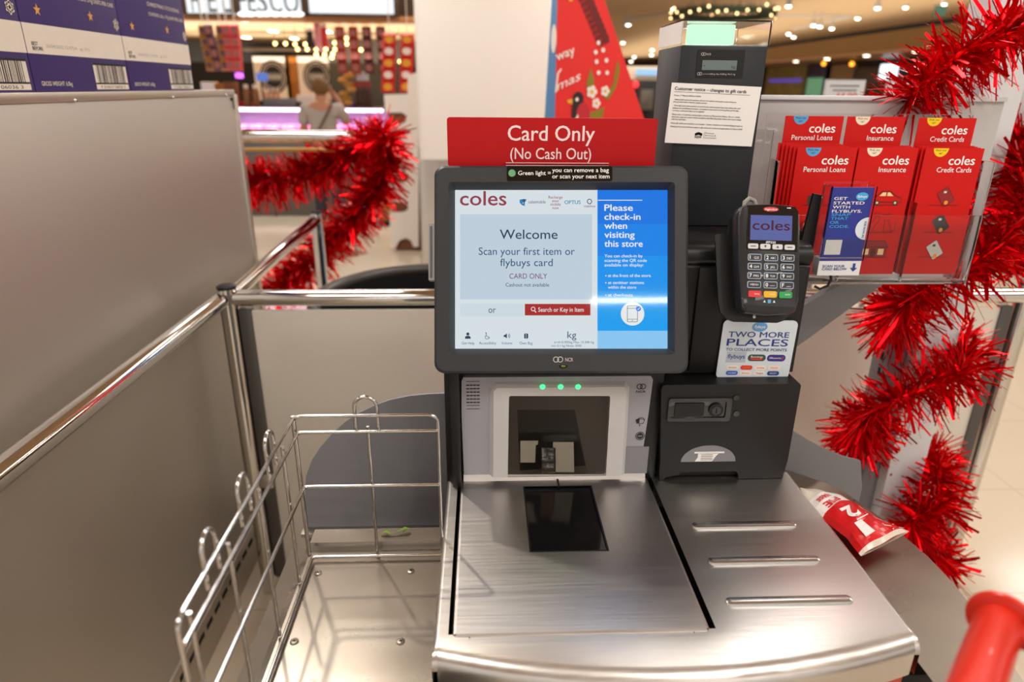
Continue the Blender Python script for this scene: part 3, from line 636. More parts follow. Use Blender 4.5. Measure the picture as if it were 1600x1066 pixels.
# ------------------------------------------------------------------ bagging plate, wire rack
bp = thing('bagging_plate', 'steel bagging plate with screws inside the wire rack', 'bagging plate', (-.16, .6, ZS-.06))
zp = ZS-.006; pxl, pxr, pyb, pyf = -.252, -.060, .800, .30
b = MB()
b.add([(pxl, pyf, zp), (pxr, pyf, zp), (pxr, pyb, zp), (pxl, pyb, zp)], [(0, 1, 2, 3)], 'platter_steel')
b.loft([[Vector((pxl, pyf, zp)), Vector((pxl, pyb, zp))], [Vector((pxl-.006, pyf, zp+.003)), Vector((pxl-.006, pyb, zp+.003))], [Vector((pxl-.030, pyf, zp-.004)), Vector((pxl-.030, pyb+.03, zp-.004))], [Vector((pxl-.033, pyf, zp-.05)), Vector((pxl-.033, pyb+.03, zp-.05))]], 'platter_steel', False, False, closed=False)
b.loft([[Vector((pxl, pyb, zp)), Vector((pxr, pyb, zp))], [Vector((pxl, pyb+.004, zp+.012)), Vector((pxr, pyb+.004, zp+.012))], [Vector((pxl, pyb+.035, zp+.012)), Vector((pxr, pyb+.035, zp+.012))], [Vector((pxl, pyb+.035, zp-.05)), Vector((pxr, pyb+.035, zp-.05))]], 'platter_steel', False, False, closed=False)
b.build('plate', bp)
P('screw_dark', '#8a857c', .35, 1)
for px, py in ((460, 1003), (626, 1003), (497, 896), (642, 893)):
    c = onz(px, py, zp); d = MB(); d.lathe(c, [(.0052, 0), (.0052, .0008), (.004, .0014), (.0, .0014)], 'screw_dark', 18)
    for a in (0, PI/2): d.box((-.0025, -.0005, .0012), (.0025, .0005, .0018), 'dark_gap', mtx=Matrix.Translation(c) @ Matrix.Rotation(a+.5, 4, 'Z'))
    d.build('screw', bp)
MB().box((-.25, .35, .2), (-.066, .78, zp-.01), 'black_plastic', .004).build('support', bp)

rk = thing('wire_bag_rack', 'chrome wire rack with bag hooks round the left bagging plate', 'wire rack', (-.2, .6, ZS))
xs, yb, xr = -.246, .782, -.062
yf = onx(277, 985, xs).y
wr = .0024
def roundc(pts, r=.012, k=5):
    out = [Vector(pts[0])]
    for i in range(1, len(pts)-1):
        p, a, c = Vector(pts[i]), Vector(pts[i-1]), Vector(pts[i+1]); u = (a-p).normalized()*r; v = (c-p).normalized()*r
        for j in range(k+1):
            t = j/k; out.append(p+u*(1-t)**2+v*t*t)
    out.append(Vector(pts[-1])); return out
def wire(name, pts, rr=wr, par=None, **k): return MB().tube(pts, rr, 'wire_chrome', 8).build(name, par or rk, ang=60, **k)
zt_, z2, zm, z0 = 1.150, 1.128, 1.046, ZS+.001
wire('top_rail', roundc([(xs, yf, z0-.05), (xs, yf, zt_), (xs, yb, zt_), (xr, yb, zt_), (xr, yb, z0)]), label='bent top wire with both end uprights')
for nm, z in (('rail', z2), ('rail', zm), ('bottom_rail', z0)): wire(nm, roundc([(xs+.003, yf+(.03 if z == z0 else 0), z), (xs+.003, yb-.003, z), (xr, yb-.003, z)], .006))
for px, py in ((446, 700), (411, 777), (363, 853), (304, 963)):
    y = onx(px, py, xs).y; wire('upright', [(xs-.004, y, z2+.006), (xs-.004, y, z0-.004)])
wire('upright', [(xs-.002, yb, zt_), (xs-.002, yb, z0)], .003)
xm = ony(580, 750, yb).x; wire('upright', [(xm, yb+.004, z2+.004), (xm, yb+.004, z0-.006)], .0022)
def hook(c, d): 
    c, d = Vector(c), Vector(d); h = .0145
    pts = [c-d*h+Vector((0, 0, z2-.004))]+[c+d*h*math.cos(PI-PI*i/10)+Vector((0, 0, 1.160+h*math.sin(PI*i/10))) for i in range(11)]+[c+d*h+Vector((0, 0, z2-.004))]
    wire('hook', pts, .0025, label='upturned loop for hanging bags')
for px, py in ((425, 678), (383, 742), (330, 832)): hook((xs-.005, onx(px, py, xs).y, 0), (0, 1, 0))
hook((ony(570, 640, yb).x, yb+.005, 0), (1, 0, 0))
# scrap of leaf on the back ledge
P('leaf_green', '#6f9a1f', .5, 0, .2)
b = MB(); F = frame((ony(598, 856, .825).x, .822, zp+.0135), (.001, 0, 0), (0, -.001, 0))
def ribbon(pts, wds, m, lift):
    L, R = [], []
    for (x, y), w_, z in zip(pts, wds, lift): L.append(F(x, y-w_, z)); R.append(F(x, y+w_, z+.001))
    b.loft([L, R], m, False, False, closed=False)
ribbon([(0, 4), (8, 2), (14, 5), (22, 3), (34, -2), (42, -5)], [1, 3.5, 1.5, 1, 3.5, .5], 'leaf_green', [.001, .004, .002, .003, .006, .003])
ribbon([(28, 4), (36, 1), (42, -2)], [.5, 2.5, .5], 'leaf_green', [.001, .003, .004]); b.build('leaf_scrap', label='small scrap of green vegetable leaf on the back ledge', category='leaf', ang=60)

# ------------------------------------------------------------------ guard rail enclosure
gr = thing('guard_rail', 'polished chrome guard rail with capped posts round the checkout bay', 'guard rail', (.4, 1.8, 0))
XR, YR, ZR, rr = -.705, 1.79, 1.0, .0225
XR2 = ony(1590, 500, 1.8).x
b = MB().tube([(XR-.03, .35, ZR), (XR-.012, YR-.02, ZR)], rr, 'chrome', 20); b.build('side_rail', gr)
MB().tube([(XR, YR+.02, ZR), (XR-.025, 2.93, ZR)], rr, 'chrome', 20).build('side_rail', gr)
MB().tube([(XR+.02, YR, ZR), (XR2, YR, ZR)], rr, 'chrome', 20).build('back_rail', gr)
def post(x, y, top=True, r=.0245):
    p = MB().tube([(x, y, 0), (x, y, ZR+.028)], r, 'chrome', 24).build('post', gr)
    MB().lathe((x, y, ZR+.028), [(r+.001, 0), (r+.001, .006), (r-.004, .009), (0, .009)], 'black_plastic', 24).build('post_cap', p, label='black plastic cap')
post(XR, YR); post(XR-.025, 2.95); post(XR2+.01, YR+.02, r=.027)
MB().box((XR+.02, YR-.02, .40), (XR+.06, YR+.02, .45), 'chrome', .004).build('panel_clamp', gr)
MB().tube([(XR2, YR, ZR), (2.6, YR, ZR)], rr, 'chrome', 16).build('back_rail', gr)
ip = thing('infill_panel', 'beige infill panel with dark frame hung below the back rail', 'panel', (.4, YR, .06))
b = MB(); b.box((XR+.03, YR-.006, .08), (XR2-.05, YR+.006, ZR-.035), 'beige_panel', .002); b.build('board', ip)
P('frame_grey', '#5d5b58', .4, .6)
for xa_, xb_ in ((XR+.027, XR+.062), (XR2-.075, XR2-.04)): MB().box((xa_, YR-.012, .06), (xb_, YR+.012, ZR-.03), 'frame_grey', .002).build('frame_edge', ip)

# grey arched back panel
ak = thing('arched_panel', 'grey arched panel standing behind the counter and bagging plate', 'panel', (.2, 1.02, .3))
YA = 1.005
pts = [(477, 835), (476, 790), (478, 745), (487, 720), (500, 700), (520, 677), (540, 659), (560, 646), (585, 634), (610, 625), (640, 619), (670, 616), (700, 615)]
pp = [ony(x, y, YA) for x, y in pts]; pq = [ony(x, y, YA) for x, y in [(1236, 672), (1262, 688), (1290, 703), (1318, 714), (1345, 721), (1347, 762)]]
pp = [Vector((pp[0].x, YA, .3))]+pp+[Vector((pp[-1].x+.08, YA, pp[-1].z)), Vector((pq[0].x-.08, YA, pq[0].z+.03))]+pq+[Vector((pq[-1].x, YA, .3))]
b = MB(); nn = len(pp); b.add(pp+[p+Vector((0, .005, 0)) for p in pp], [tuple(range(nn)), tuple(range(2*nn-1, nn-1, -1))]+[(i, nn+i, nn+(i+1) % nn, (i+1) % nn) for i in range(nn)], 'arch_grey'); b.build('arch', ak)
a_, c_ = ony(472, 831, YA-.01), ony(692, 829, YA-.01); MB().box((a_.x, YA-.02, a_.z-.006), (c_.x, YA-.0005, a_.z+.002), 'aluminium', .001).build('bottom_trim', ak)
p = ony(560, 842, YA-.02); MB().box((p.x-.013, YA-.024, p.z-.006), (p.x+.013, YA-.0205, p.z+.003), 'paper').build('small_label', ak, label='small white label on the trim')

# ------------------------------------------------------------------ left divider and cartons
XD = -.80
dv = thing('steel_divider', 'tall brushed steel divider panel with cap along the left side', 'divider', (XD-.02, 1.2, 0))
yd = 2.31; zt_ = 1.515
MB().box((XD-.03, -.3, .14), (XD, yd, zt_), 'panel_steel', .001).build('panel', dv)
P('cap_alu', '#c4bdb1', .4, 1)
b = MB(); b.box((XD-.036, -.3, zt_), (XD+.004, yd+.012, zt_+.018), 'cap_alu', .002)
for y in (1.42, 1.86, 2.24): b.ball((XD+.004, y, zt_+.002), .004, 'chrome', 10, 6)
b.build('cap', dv)
MB().box((XD-.036, yd, 0), (XD+.005, yd+.03, zt_+.004), 'cap_alu', .002).build('end_trim', dv)
MB().box((XD+.0005, yd-.025, zt_-.014), (XD+.002, yd-.003, zt_-.006), 'dark_gap').box((XD+.0005, yd-.006, zt_-.04), (XD+.002, yd-.003, zt_-.008), 'dark_gap').build('corner_slot', dv)
b = MB(); b.box((XD-.034, -.3, 0), (XD+.006, yd, .14), 'cap_alu', .002)
for i in range(34): b.box((XD+.0058, .2+i*.06, .095), (XD+.0068, .2+i*.06+.04, .112), 'dark_gap')
b.build('slotted_base', dv)
cart = None
def carton(y0, y1, lab):
    h = .42; z0 = zt_+.018; L = y1-y0
    b = MB(); xf = XD-.004
    b.box((xf-.30, y0+.001, z0), (xf, y1-.001, z0+h), 'carton_purple', .002)
    F = frame((xf, y0, z0), (0, .001, 0), (0, 0, -.001))
    F2 = lambda x, y, w=0: Vector((xf+.0002+w, y0+x*.001, z0+y*.001))  # x along, y up
    mm = L*1000
    b.rect(F2, 1, 65, mm-1, 115, 'carton_cream', .0002)
    b.text(lambda x, y, w=0: F2(x, -y, w), 'BEST', mm*.05, -79, 6, 'ink', .0004, 'l', None, .01); b.text(lambda x, y, w=0: F2(x, -y, w), 'BEFORE:', mm*.05, -71, 6, 'ink', .0004, 'l', None, .01)
    G = lambda x, y, w=0: F2(x, -y, w)
    b.text(G, '26/04/2022 12:47D4   gp 10 b', mm*.17, -77, 5.5, 'pale_ink', .0004, 'l', mm*.42)
    bx0, bx1 = mm*.59, mm*.975
    b.rect(F2, bx0, 4, bx1, 55, 'carton_cream', .0002); b.rect(F2, bx0, 51, bx1, 55, 'ink', .0004); b.rect(F2, bx0, 14, bx1, 17, 'ink', .0004)
    rng = random.Random(3); x = bx0+10
    while x < bx1-10:
        w_ = rng.choice((1.2, 2, 3.4)); b.rect(F2, x, 17, x+w_, 51, 'ink', .0004); x += w_+rng.choice((1.4, 2.2, 3.5))
    b.text(G, '9 310617 06036 3', (bx0+bx1)/2, -6, 5.5, 'ink', .0004, 'c', (bx1-bx0)*.75)
    b.text(G, 'GROSS WEIGHT: 6.0kg', mm*.06, -11, 7.5, 'carton_cream', .0003, 'l', mm*.28, .015)
    b.text(G, 'CHRISTMAS STOCKING', mm*.42, -191, 8.5, 'carton_cream', .0003, 'l', mm*.5, .01); b.text(G, 'CONTENTS: 36 x 177g UNITS PER CASE', mm*.42, -170, 7.5, 'carton_cream', .0003, 'l', mm*.54, .015)
    for sx, sy in ((.16, 139), (.67, 144)):
        pts = [(mm*sx+(11 if j % 2 == 0 else 4.6)*math.sin(j*PI/5), sy+(11 if j % 2 == 0 else 4.6)*math.cos(j*PI/5)) for j in range(10)]; b.poly(F2, pts, 'star_orange')
    for a in range(3):
        sx, sy = mm*.955, 136; dx, dy = 12*math.cos(a*PI/3+.5), 12*math.sin(a*PI/3+.5); b.line(F2, [(sx-dx, sy-dy), (sx+dx, sy+dy)], 4, 'carton_cream')
        for e in (-.62, .62): b.line(F2, [(sx+e*dx-dy*.4, sy+e*dy+dx*.4), (sx+e*dx+dy*.4, sy+e*dy-dx*.4)], 3, 'carton_cream')
    b.build('carton', label=lab, category='carton', group='purple cartons on the steel divider')
ys = [.86, onx(60, 143, XD).y, onx(208, 143, XD).y, onx(307, 143, XD).y]
for i, l in enumerate(('purple carton cut off by the left picture edge, on the divider', 'purple stocking carton in the middle of the row on the divider', 'purple stocking carton at the far right end of the divider row')): carton(ys[i], ys[i+1], l)

# ------------------------------------------------------------------ right-hand stand, brochures
YK = 1.4
cs = thing('display_upright', 'white square upright wrapped in red tinsel behind the brochure holder', 'upright', (1.05, YK+.045, 0))
ca, cb_ = ony(1437, 531, YK).x, ony(1504, 504, YK).x
MB().box((ca, YK, 0), (cb_, YK+.095, 2.6), 'cool_white', .002).build('upright_post', cs)
b = MB(); b.box((ca-.04, YK+.03, 0), (ca-.001, YK+.10, 1.26), 'mid_grey', .002)
for i in range(28): b.box((ca-.0406, YK+.055, .1+i*.04), (ca-.0395, YK+.065, .1+i*.04+.02), 'dark_gap')
b.build('slotted_upright', cs)
b = MB(); b.box((ca+.03, YK+.1, 1.45), (ca+.62, YK+.13, 2.6), 'cool_white', .003); b.build('header_panel', cs)
bkp = thing('stand_back_panel', 'grey metal display panel behind the red leaflets', 'panel', (.75, 1.3, 1.25))
p0, p1 = ony(1180, 152, 1.32), ony(1480, 150, 1.32)
b = MB(); b.box((p0.x, 1.32, 1.24), (ca-.002, 1.345, p0.z), 'pale_grey', .002); b.build('sheet', bkp)
MB().box((p0.x, 1.314, p0.z-.004), (ca-.002, 1.348, p0.z+.004), 'cool_white', .001).build('top_edge', bkp)
am = MB(); am.add([], [], 'mid_grey')
A = [(1345, 428), (1402, 428), (1262, 530), (1236, 548), (1236, 488)]
pa = [ony(x, y, 1.22) for x, y in A]; nn = len(pa)
am.add(pa+[p+Vector((0, .02, 0)) for p in pa], [tuple(range(nn)), tuple(range(2*nn-1, nn-1, -1))]+[(i, nn+i, nn+(i+1) % nn, (i+1) % nn) for i in range(nn)], 'mid_grey')
am.build('support_arm', label='grey diagonal support arm under the brochure holder', category='bracket')

YH = 1.1
zt1, zb1 = ony(1500, 232, YH).z, ony(1500, 427, YH).z
zt2 = ony(1500, 184, YH+.04).z
bh = thing('brochure_holder', 'clear acrylic two-tier brochure holder with three pockets full of red leaflets', 'brochure holder', (.66, YH, zb1-.012))
xL = [ony(1228, 230, YH).x, ony(1343, 231, YH).x, ony(1447, 232, YH).x]
wdt = .0985
xa_, xb_ = xL[0]-.012, xL[2]+wdt+.012
def sheet(name, lo, hi, **k): return MB().box(lo, hi, 'acrylic', .0008).build(name, bh, **k)
sheet('back_sheet', (xa_, YH+.062, zb1-.01), (xb_, YH+.065, zt2+.004))
sheet('middle_sheet', (xa_, YH+.026, zb1-.01), (xb_, YH+.029, zt1-.02))
zf = ony(1500, 337, YH-.02).z
sheet('front_sheet', (xa_, YH-.020, zb1-.01), (xb_, YH-.017, zf))
sheet('base_sheet', (xa_, YH-.020, zb1-.014), (xb_, YH+.065, zb1-.0102))
for x in (xa_-.002, xL[1]-.006, xL[2]-.006, xb_-.001): sheet('divider', (x, YH-.0165, zb1-.0098), (x+.002, YH+.0255, zf+.02 if xa_ < x < xb_-.01 else zt1-.02))
sheet('side_wing', (xa_-.055, YH+.02, zb1+.02), (xa_-.0025, YH+.023, zt2-.02))
DARK = {}
for k_, c in (('ic_line', '#5a1512'), ('ic_cream', '#e9cf9a'), ('ic_dark', '#3a3733'), ('ic_maroon', '#8f1d22'), ('ic_silver', '#c9c7c2'), ('tab_blue', '#58a3d8'), ('tab_cream', '#efe2c6'), ('tab_yellow', '#f2cb0f'), ('bead_orange', '#f0932a')): P(k_, c, .55)
def leaflet(x, y, zt, kind, lab, group=None, printed=True, h=209, tilt=0):
    F = frame((x, y, zt), (.001*wdt/.099, 0, .001*tilt), (.001*tilt, 0, -.001))
    b = MB(); b.prism(F, [(0, 0), (99, 0), (99, h), (0, h)], -.0011, 0, 'leaflet_red'); F_ = F
    if printed:
        tab, title, wt = {'loans': ('tab_blue', 'Personal Loans', 70), 'insure': ('tab_cream', 'Insurance', 46), 'cards': ('tab_yellow', 'Credit Cards', 59)}[kind]
        b.poly(F, arc(26, 0, 12.7, 13.5, 0, PI, 20), tab, .0003); b.text(F, 'Pick me', 26, 4.5, 2.8, 'ink', .0005, 'c', 17); b.text(F, 'up!', 26, 9, 2.8, 'ink', .0005, 'c', 6)
        b.text(F, 'coles', 87, 26, 14, 'white_ink', .0004, 'r', 44, .03); b.text(F, title, 85, 38, 8, 'white_ink', .0004, 'r', wt, .012)
        sh_ = {'insure': 11, 'cards': 3, 'loans': 0}[kind]; F = lambda x, y, w=0.: F_(x+sh_, y, w)
        ln = lambda pts, t=1.1, c=False, k='ic_line': b.line(F, pts, t, k, .0006, c)
        for yy in (92, 139, 180): ln([(22, yy), (74, yy)], .9)
        if kind == 'cards':
            for cy, k in ((78, 'ic_maroon'), (125, 'ic_dark'), (168, 'ic_silver')):
                ca_, sa_ = math.cos(-.65), math.sin(-.65); R2 = lambda u, v: (49+u*ca_-v*sa_, cy+u*sa_+v*ca_)
                b.poly(F, [R2(u, v) for u, v in rrect(-10, -14, 10, 14, 2, 3)], k, .0005); ln([R2(u, v) for u, v in rrect(-10, -14, 10, 14, 2, 3)], .7, True)
                b.disc(F, *R2(-4, 9), 3.4, 'bead_orange', .0008); b.rect(F, R2(2, -8)[0]-2, R2(2, -8)[1]-2, R2(2, -8)[0]+3, R2(2, -8)[1]+1.6, 'ic_silver' if k != 'ic_silver' else 'ic_dark', .0008)
        elif kind == 'insure':
            car = [(27, 87), (26, 80), (34, 77), (42, 69), (56, 69), (66, 77), (76, 80), (78, 87)]
            ln(car, 1.3, True); b.poly(F, [(38, 77), (43, 71), (49, 71), (49, 77)], 'ic_cream', .0006); b.poly(F, [(51, 77), (51, 71), (55, 71), (62, 77)], 'ic_cream', .0006)
            for cx_ in (36, 67): b.disc(F, cx_, 88, 4.2, 'ic_dark', .0007); b.disc(F, cx_, 88, 2, 'ic_cream', .0009)
            ln([(16, 138), (21, 128), (34, 122), (40, 112), (46, 113), (46, 120), (40, 128), (38, 138), (34, 130), (24, 132), (20, 138)]); ln([(36, 112), (37, 105), (44, 105), (46, 112)], 1.2)
            ln([(56, 138), (56, 124), (54, 117), (59, 120), (63, 117), (63, 123), (68, 130), (69, 138)]); ln([(69, 138), (76, 134), (74, 122)], 1.2); ln([(48, 108), (62, 108)], 1.6); ln([(60, 106), (66, 108), (60, 110)], 1.2)
            b.poly(F, [(24, 180), (24, 163), (68, 163), (68, 180)], 'ic_maroon', .0004); b.poly(F, [(20, 163), (27, 153), (64, 153), (72, 163)], 'ic_maroon', .0005); ln([(20, 163), (27, 153), (64, 153), (72, 163)], 1.1, True); ln([(24, 163), (24, 180), (68, 180), (68, 163)], 1.1)
            for wx in (28, 54): b.rect(F, wx, 166, wx+10, 176, 'ic_cream', .0007); ln([(wx+5, 166), (wx+5, 176)], .7)
            b.rect(F, 42, 166, 50, 180, 'ic_line', .0007)
        else:
            b.poly(F, [(30, 76), (56, 76), (56, 92), (30, 92)], 'ic_dark', .0005); ln([(56, 92), (56, 60), (66, 60)], 1)
            ln(arc(36, 128, 9, 9, n=16), 1.1, True); b.disc(F, 36, 126, 5, 'ic_cream', .0006); ln(arc(33, 136, 5, 5, n=12), 1.1, True)
    b.build('leaflet', label=lab, category='leaflet', group=group)
leaflet(xL[2], YH, zt1, 'cards', 'red Credit Cards leaflet with three bank cards in the lower right pocket')
leaflet(xL[1], YH, zt1, 'insure', 'red Insurance leaflet with car, pets and house in the lower middle pocket')
for i in range(5): leaflet(xL[0]+.019-.0048*(i+1), YH+.002+i*.004, zt1+.0012*(i+1), 'loans', 'red leaflet edge fanned out behind the lower Personal Loans leaflet', 'fanned leaflets in the lower left pocket', False)
leaflet(xL[0]+.019, YH-.002, zt1, 'loans', 'red Personal Loans leaflet with laptop drawing in the lower left pocket')
for i in range(3): leaflet(xL[1]-.004-.002*i, YH+.004+i*.005, zt1+.001*(i+1), 'insure', 'red leaflet edge behind the lower Insurance leaflet', 'leaflets behind the lower Insurance leaflet', False)
for i in range(3): leaflet(xL[2]-.004-.002*i, YH+.004+i*.005, zt1+.001*(i+1), 'cards', 'red leaflet edge behind the lower Credit Cards leaflet', 'leaflets behind the lower Credit Cards leaflet', False)
Y2 = YH+.045
leaflet(ony(1228, 181, Y2).x, Y2, ony(1228, 181, Y2).z, 'loans', 'red Personal Loans leaflet in the upper left pocket')
leaflet(ony(1325, 182, Y2).x, Y2, ony(1325, 182, Y2).z, 'insure', 'red Insurance leaflet in the upper middle pocket')
leaflet(ony(1437, 184, Y2).x, Y2, ony(1437, 184, Y2).z, 'cards', 'red Credit Cards leaflet in the upper right pocket')

# small holder with the blue leaflet
YQ = .985
p0, p1, p2 = ony(1301, 293, YQ), ony(1367, 294, YQ), ony(1285, 401, YQ)
wq, hq = (p1.x-p0.x), (p0.z-p2.z)
lh = thing('leaflet_holder', 'small clear leaflet holder with scan your card label on a black bracket', 'leaflet holder', (p0.x+wq/2, YQ, p2.z-.03))
F = frame(p0, (wq/61, 0, 0), (0, 0, -hq/104))
b = MB()
for q in ([(-3, -2), (-1, -2), (-1, 110), (-3, 110)], [(61.3, -2), (63, -2), (63, 110), (61.3, 110)]): b.prism(F, q, -.022, .004, 'acrylic')
b.prism(F, [(-3, -6), (63, -6), (63, 108), (-3, 108)], -.0225, -.0205, 'acrylic'); b.prism(F, [(-2, 74), (62, 74), (62, 108), (-2, 108)], .0022, .0036, 'acrylic')
b.build('clear_case', lh)
b = MB(); b.prism(F, [(-2, 106), (61, 106), (61, 133), (-2, 133)], -.016, .003, 'cool_white'); b.rect(F, -2, 106, 61, 110, 'indigo', .0034)
b.text(F, 'SCAN YOUR', 4, 120, 3.6, 'text_blue', .0034, 'l', 33, .03); b.text(F, 'CARD BELOW', 4, 124.6, 3.6, 'text_blue', .0034, 'l', 37, .03)
b.poly(F, [(49, 114), (53, 114), (53, 121), (56.5, 121), (51, 127), (45.5, 121), (49, 121)], 'text_blue', .0034); b.build('label_strip', lh, label='white strip reading scan your card below')
b = MB(); b.prism(F, [(-16, 12), (-4, 14), (-4, 104), (-24, 104)], -.026, -.02, 'black_plastic'); b.prism(F, [(-40, 70), (-4, 70), (-4, 104), (-40, 104)], -.030, -.0265, 'black_plastic'); b.build('black_bracket', lh)
b = MB(); b.tube([F(24, 133, -.008), F(25, 142, -.006), F(22, 152, -.006), F(12, 158, -.008), (F(4, 154, -.01))], .0022, 'black_plastic', 8); b.build('cable', lh)
P('leaflet_blue', '#26338f', .45, 0, .03); P('cyan_ink', '#3fa6e6', .5)
b = MB(); b.prism(F, [(0, 0), (61, 0), (61, 105), (0, 105)], -.003, 0, 'leaflet_blue')
for t, y, wd_, k in (('GET', 18, 19, 'white_ink'), ('STARTED', 24.6, 45, 'white_ink'), ('WITH', 30.6, 25, 'white_ink'), ('FLYBUYS.', 36.8, 43.5, 'white_ink'), ('SNAP', 42, 28, 'cyan_ink'), ('THAT', 47.6, 25.5, 'cyan_ink'), ('OR', 53.6, 13, 'cyan_ink'), ('CODE.', 59.8, 29, 'cyan_ink')): b.text(F, t, 5, y, 4.1, k, .0004, 'l', wd_, .014)
b.disc(F, 45, 13, 9, 'cyan_ink', .0004, 6); b.text(F, 'flybuys', 45, 14.6, 3.6, 'white_ink', .0006, 'c', 14, .02, .2)
b.poly(F, arc(61, 61, 17, 17, PI/2, 3*PI/2, 24), 'pale_blue', .0004); b.text(F, 'FOR NOW, IN', 55.5, 50, 3, 'text_blue', .0006, 'l', 24, .02, 0, PI/2)
b.rect(F, 4, 78, 28, 101, 'paper', .0004); b.build('leaflet', label='small blue leaflet reading Get Started in the clear holder', category='leaflet')

# ------------------------------------------------------------------ mayonnaise-style packet on the side shelf
t0, t1 = onz(1243, 776, ZS+.01), onz(1384, 858, ZS+.012)
ax_ = (t1-t0); Lp = ax_.length; ux = ax_.normalized(); uy = Vector((-ux.y, ux.x, 0)); 
P('bag_clear', '#f1e7d6', .12, 0, .02, .3, 60, alpha=.75); P('bag_red', '#cf1c20', .22, 0, .05, .25, 45); P('bag_white', '#eeeae6', .25, 0, .03, .25, 45)
def half(t): return .011+.028*min(1, t/.35)*(1-.12*math.sin(PI*min(1, t*1.2))) + (.017*max(0, (t-.78)/.22))
def thick(t): return .003+.017*math.sin(PI*min(1, max(0, t*.94)))**.7*(1 if t < .97 else .25)
def bagpt(t, v, top=1, off=0.):
    h = thick(t)*math.sqrt(max(0, 1-v*v)); wob = .0015*math.sin(t*31+v*5)*(1-v*v)
    return t0+ux*(t*Lp)+uy*(v*half(t)+.004*math.sin(t*5))+Vector((0, 0, .011+top*h+(wob if top > 0 else 0)+off-.0))
b = MB(); NT, NV = 28, 14
for side in (1, -1):
    for ti in range(NT):
        t = (ti+.5)/NT; m_ = 'bag_clear' if t < .26 else 'bag_white' if t < .48 else 'bag_red' if t < .965 else 'bag_clear'
        for vi in range(NV):
            va, vb = -1+2*vi/NV, -1+2*(vi+1)/NV; ta, tb_ = ti/NT, (ti+1)/NT
            b.add([bagpt(ta, va, side*(1 if side > 0 else .55)), bagpt(tb_, va, side*(1 if side > 0 else .55)), bagpt(tb_, vb, side*(1 if side > 0 else .55)), bagpt(ta, vb, side*(1 if side > 0 else .55))], [(0, 1, 2, 3)], m_)
G = lambda x, y, w=0: bagpt(x, y, 1, .0012)
def btext(t, x, y, h, m_, wd_, rot): b.text(lambda a, c, w=0: G(a, -c), t, x, -y, h, m_, 0, 'c', wd_, .03, 0, rot)
def btext2(t, tx0, v0, hh_, m_, wv):      # lettering running across the bag
    vs, fs, x0, x1 = glyphs(t, .04, 0); W = x1-x0
    b.add([G(tx0-bv*hh_, v0+(.5-(a-x0)/W)*wv) for a, bv in vs], fs, m_)
btext2('PIE', .36, .0, -.075, 'bag_red', .95) if False else None
def across(t, tpos, h, v0, wv, m_):
    vs, fs, x0, x1 = glyphs(t, .03, 0); W = x1-x0
    b.add([G(tpos+bv*h, v0-((a-x0)/W-.5)*wv) for a, bv in vs], fs, m_)
across('PIE', .385, .07, -.25, .8, 'bag_red'); across('NAISE', .30, .045, -.25, .8, 'bag_red')
def stroke(pts, wt, m_):
    b.line(lambda x, y, w=0: G(x, y), pts, wt, m_, 0)
across('2', .55, .15, -.15, .62, 'bag_white'); across('1', .75, .15, -.35, .4, 'bag_white')
stroke([(.715, .45), (.735, -.35)], .012, 'bag_white')
for i in range(5): stroke([(.52+i*.09, .95), (.60+i*.09, .45)], .010, 'bag_white'); stroke([(.60+i*.09, .95), (.52+i*.09, .45)], .010, 'bag_white')
b.build('sauce_packet', label='crumpled red and white plastic packet lying on the side shelf', category='packet', ang=60)

# ------------------------------------------------------------------ trolley handle
h0, h1 = ony(1563, 968, .40), ony(1527, 1068, .335)
d = (h1-h0).normalized()
th = thing('trolley_handle', 'red plastic trolley handle end in the lower right corner', 'trolley handle', h1)
b = MB(); hr = .0165
b.lathe(h0+d*.004, [(hr*.9, 0), (hr, .004), (hr, .16)], 'trolley_red', 32, d); b.build('grip', th)
b = MB(); b.lathe(h0-d*.006, [(0, -.002), (hr*.8, -.002), (hr*1.25, .001), (hr*1.42, .006), (hr*1.38, .010), (hr, .0125)], 'trolley_red', 32, d); b.build('end_flange', th)
s_ = d.cross(Vector((0, 0, 1))).normalized(); s_ = s_ if s_.x > 0 else -s_
b = MB(); b.tube([h0+s_*.036+d*.01, h0+s_*.045+d*.06, h0+s_*.05+d*.16], .012, 'trolley_red', 20); b.tube([h0+s_*.012+d*.012, h0+s_*.036+d*.012], .009, 'trolley_red', 16); b.build('handle_bracket', th)

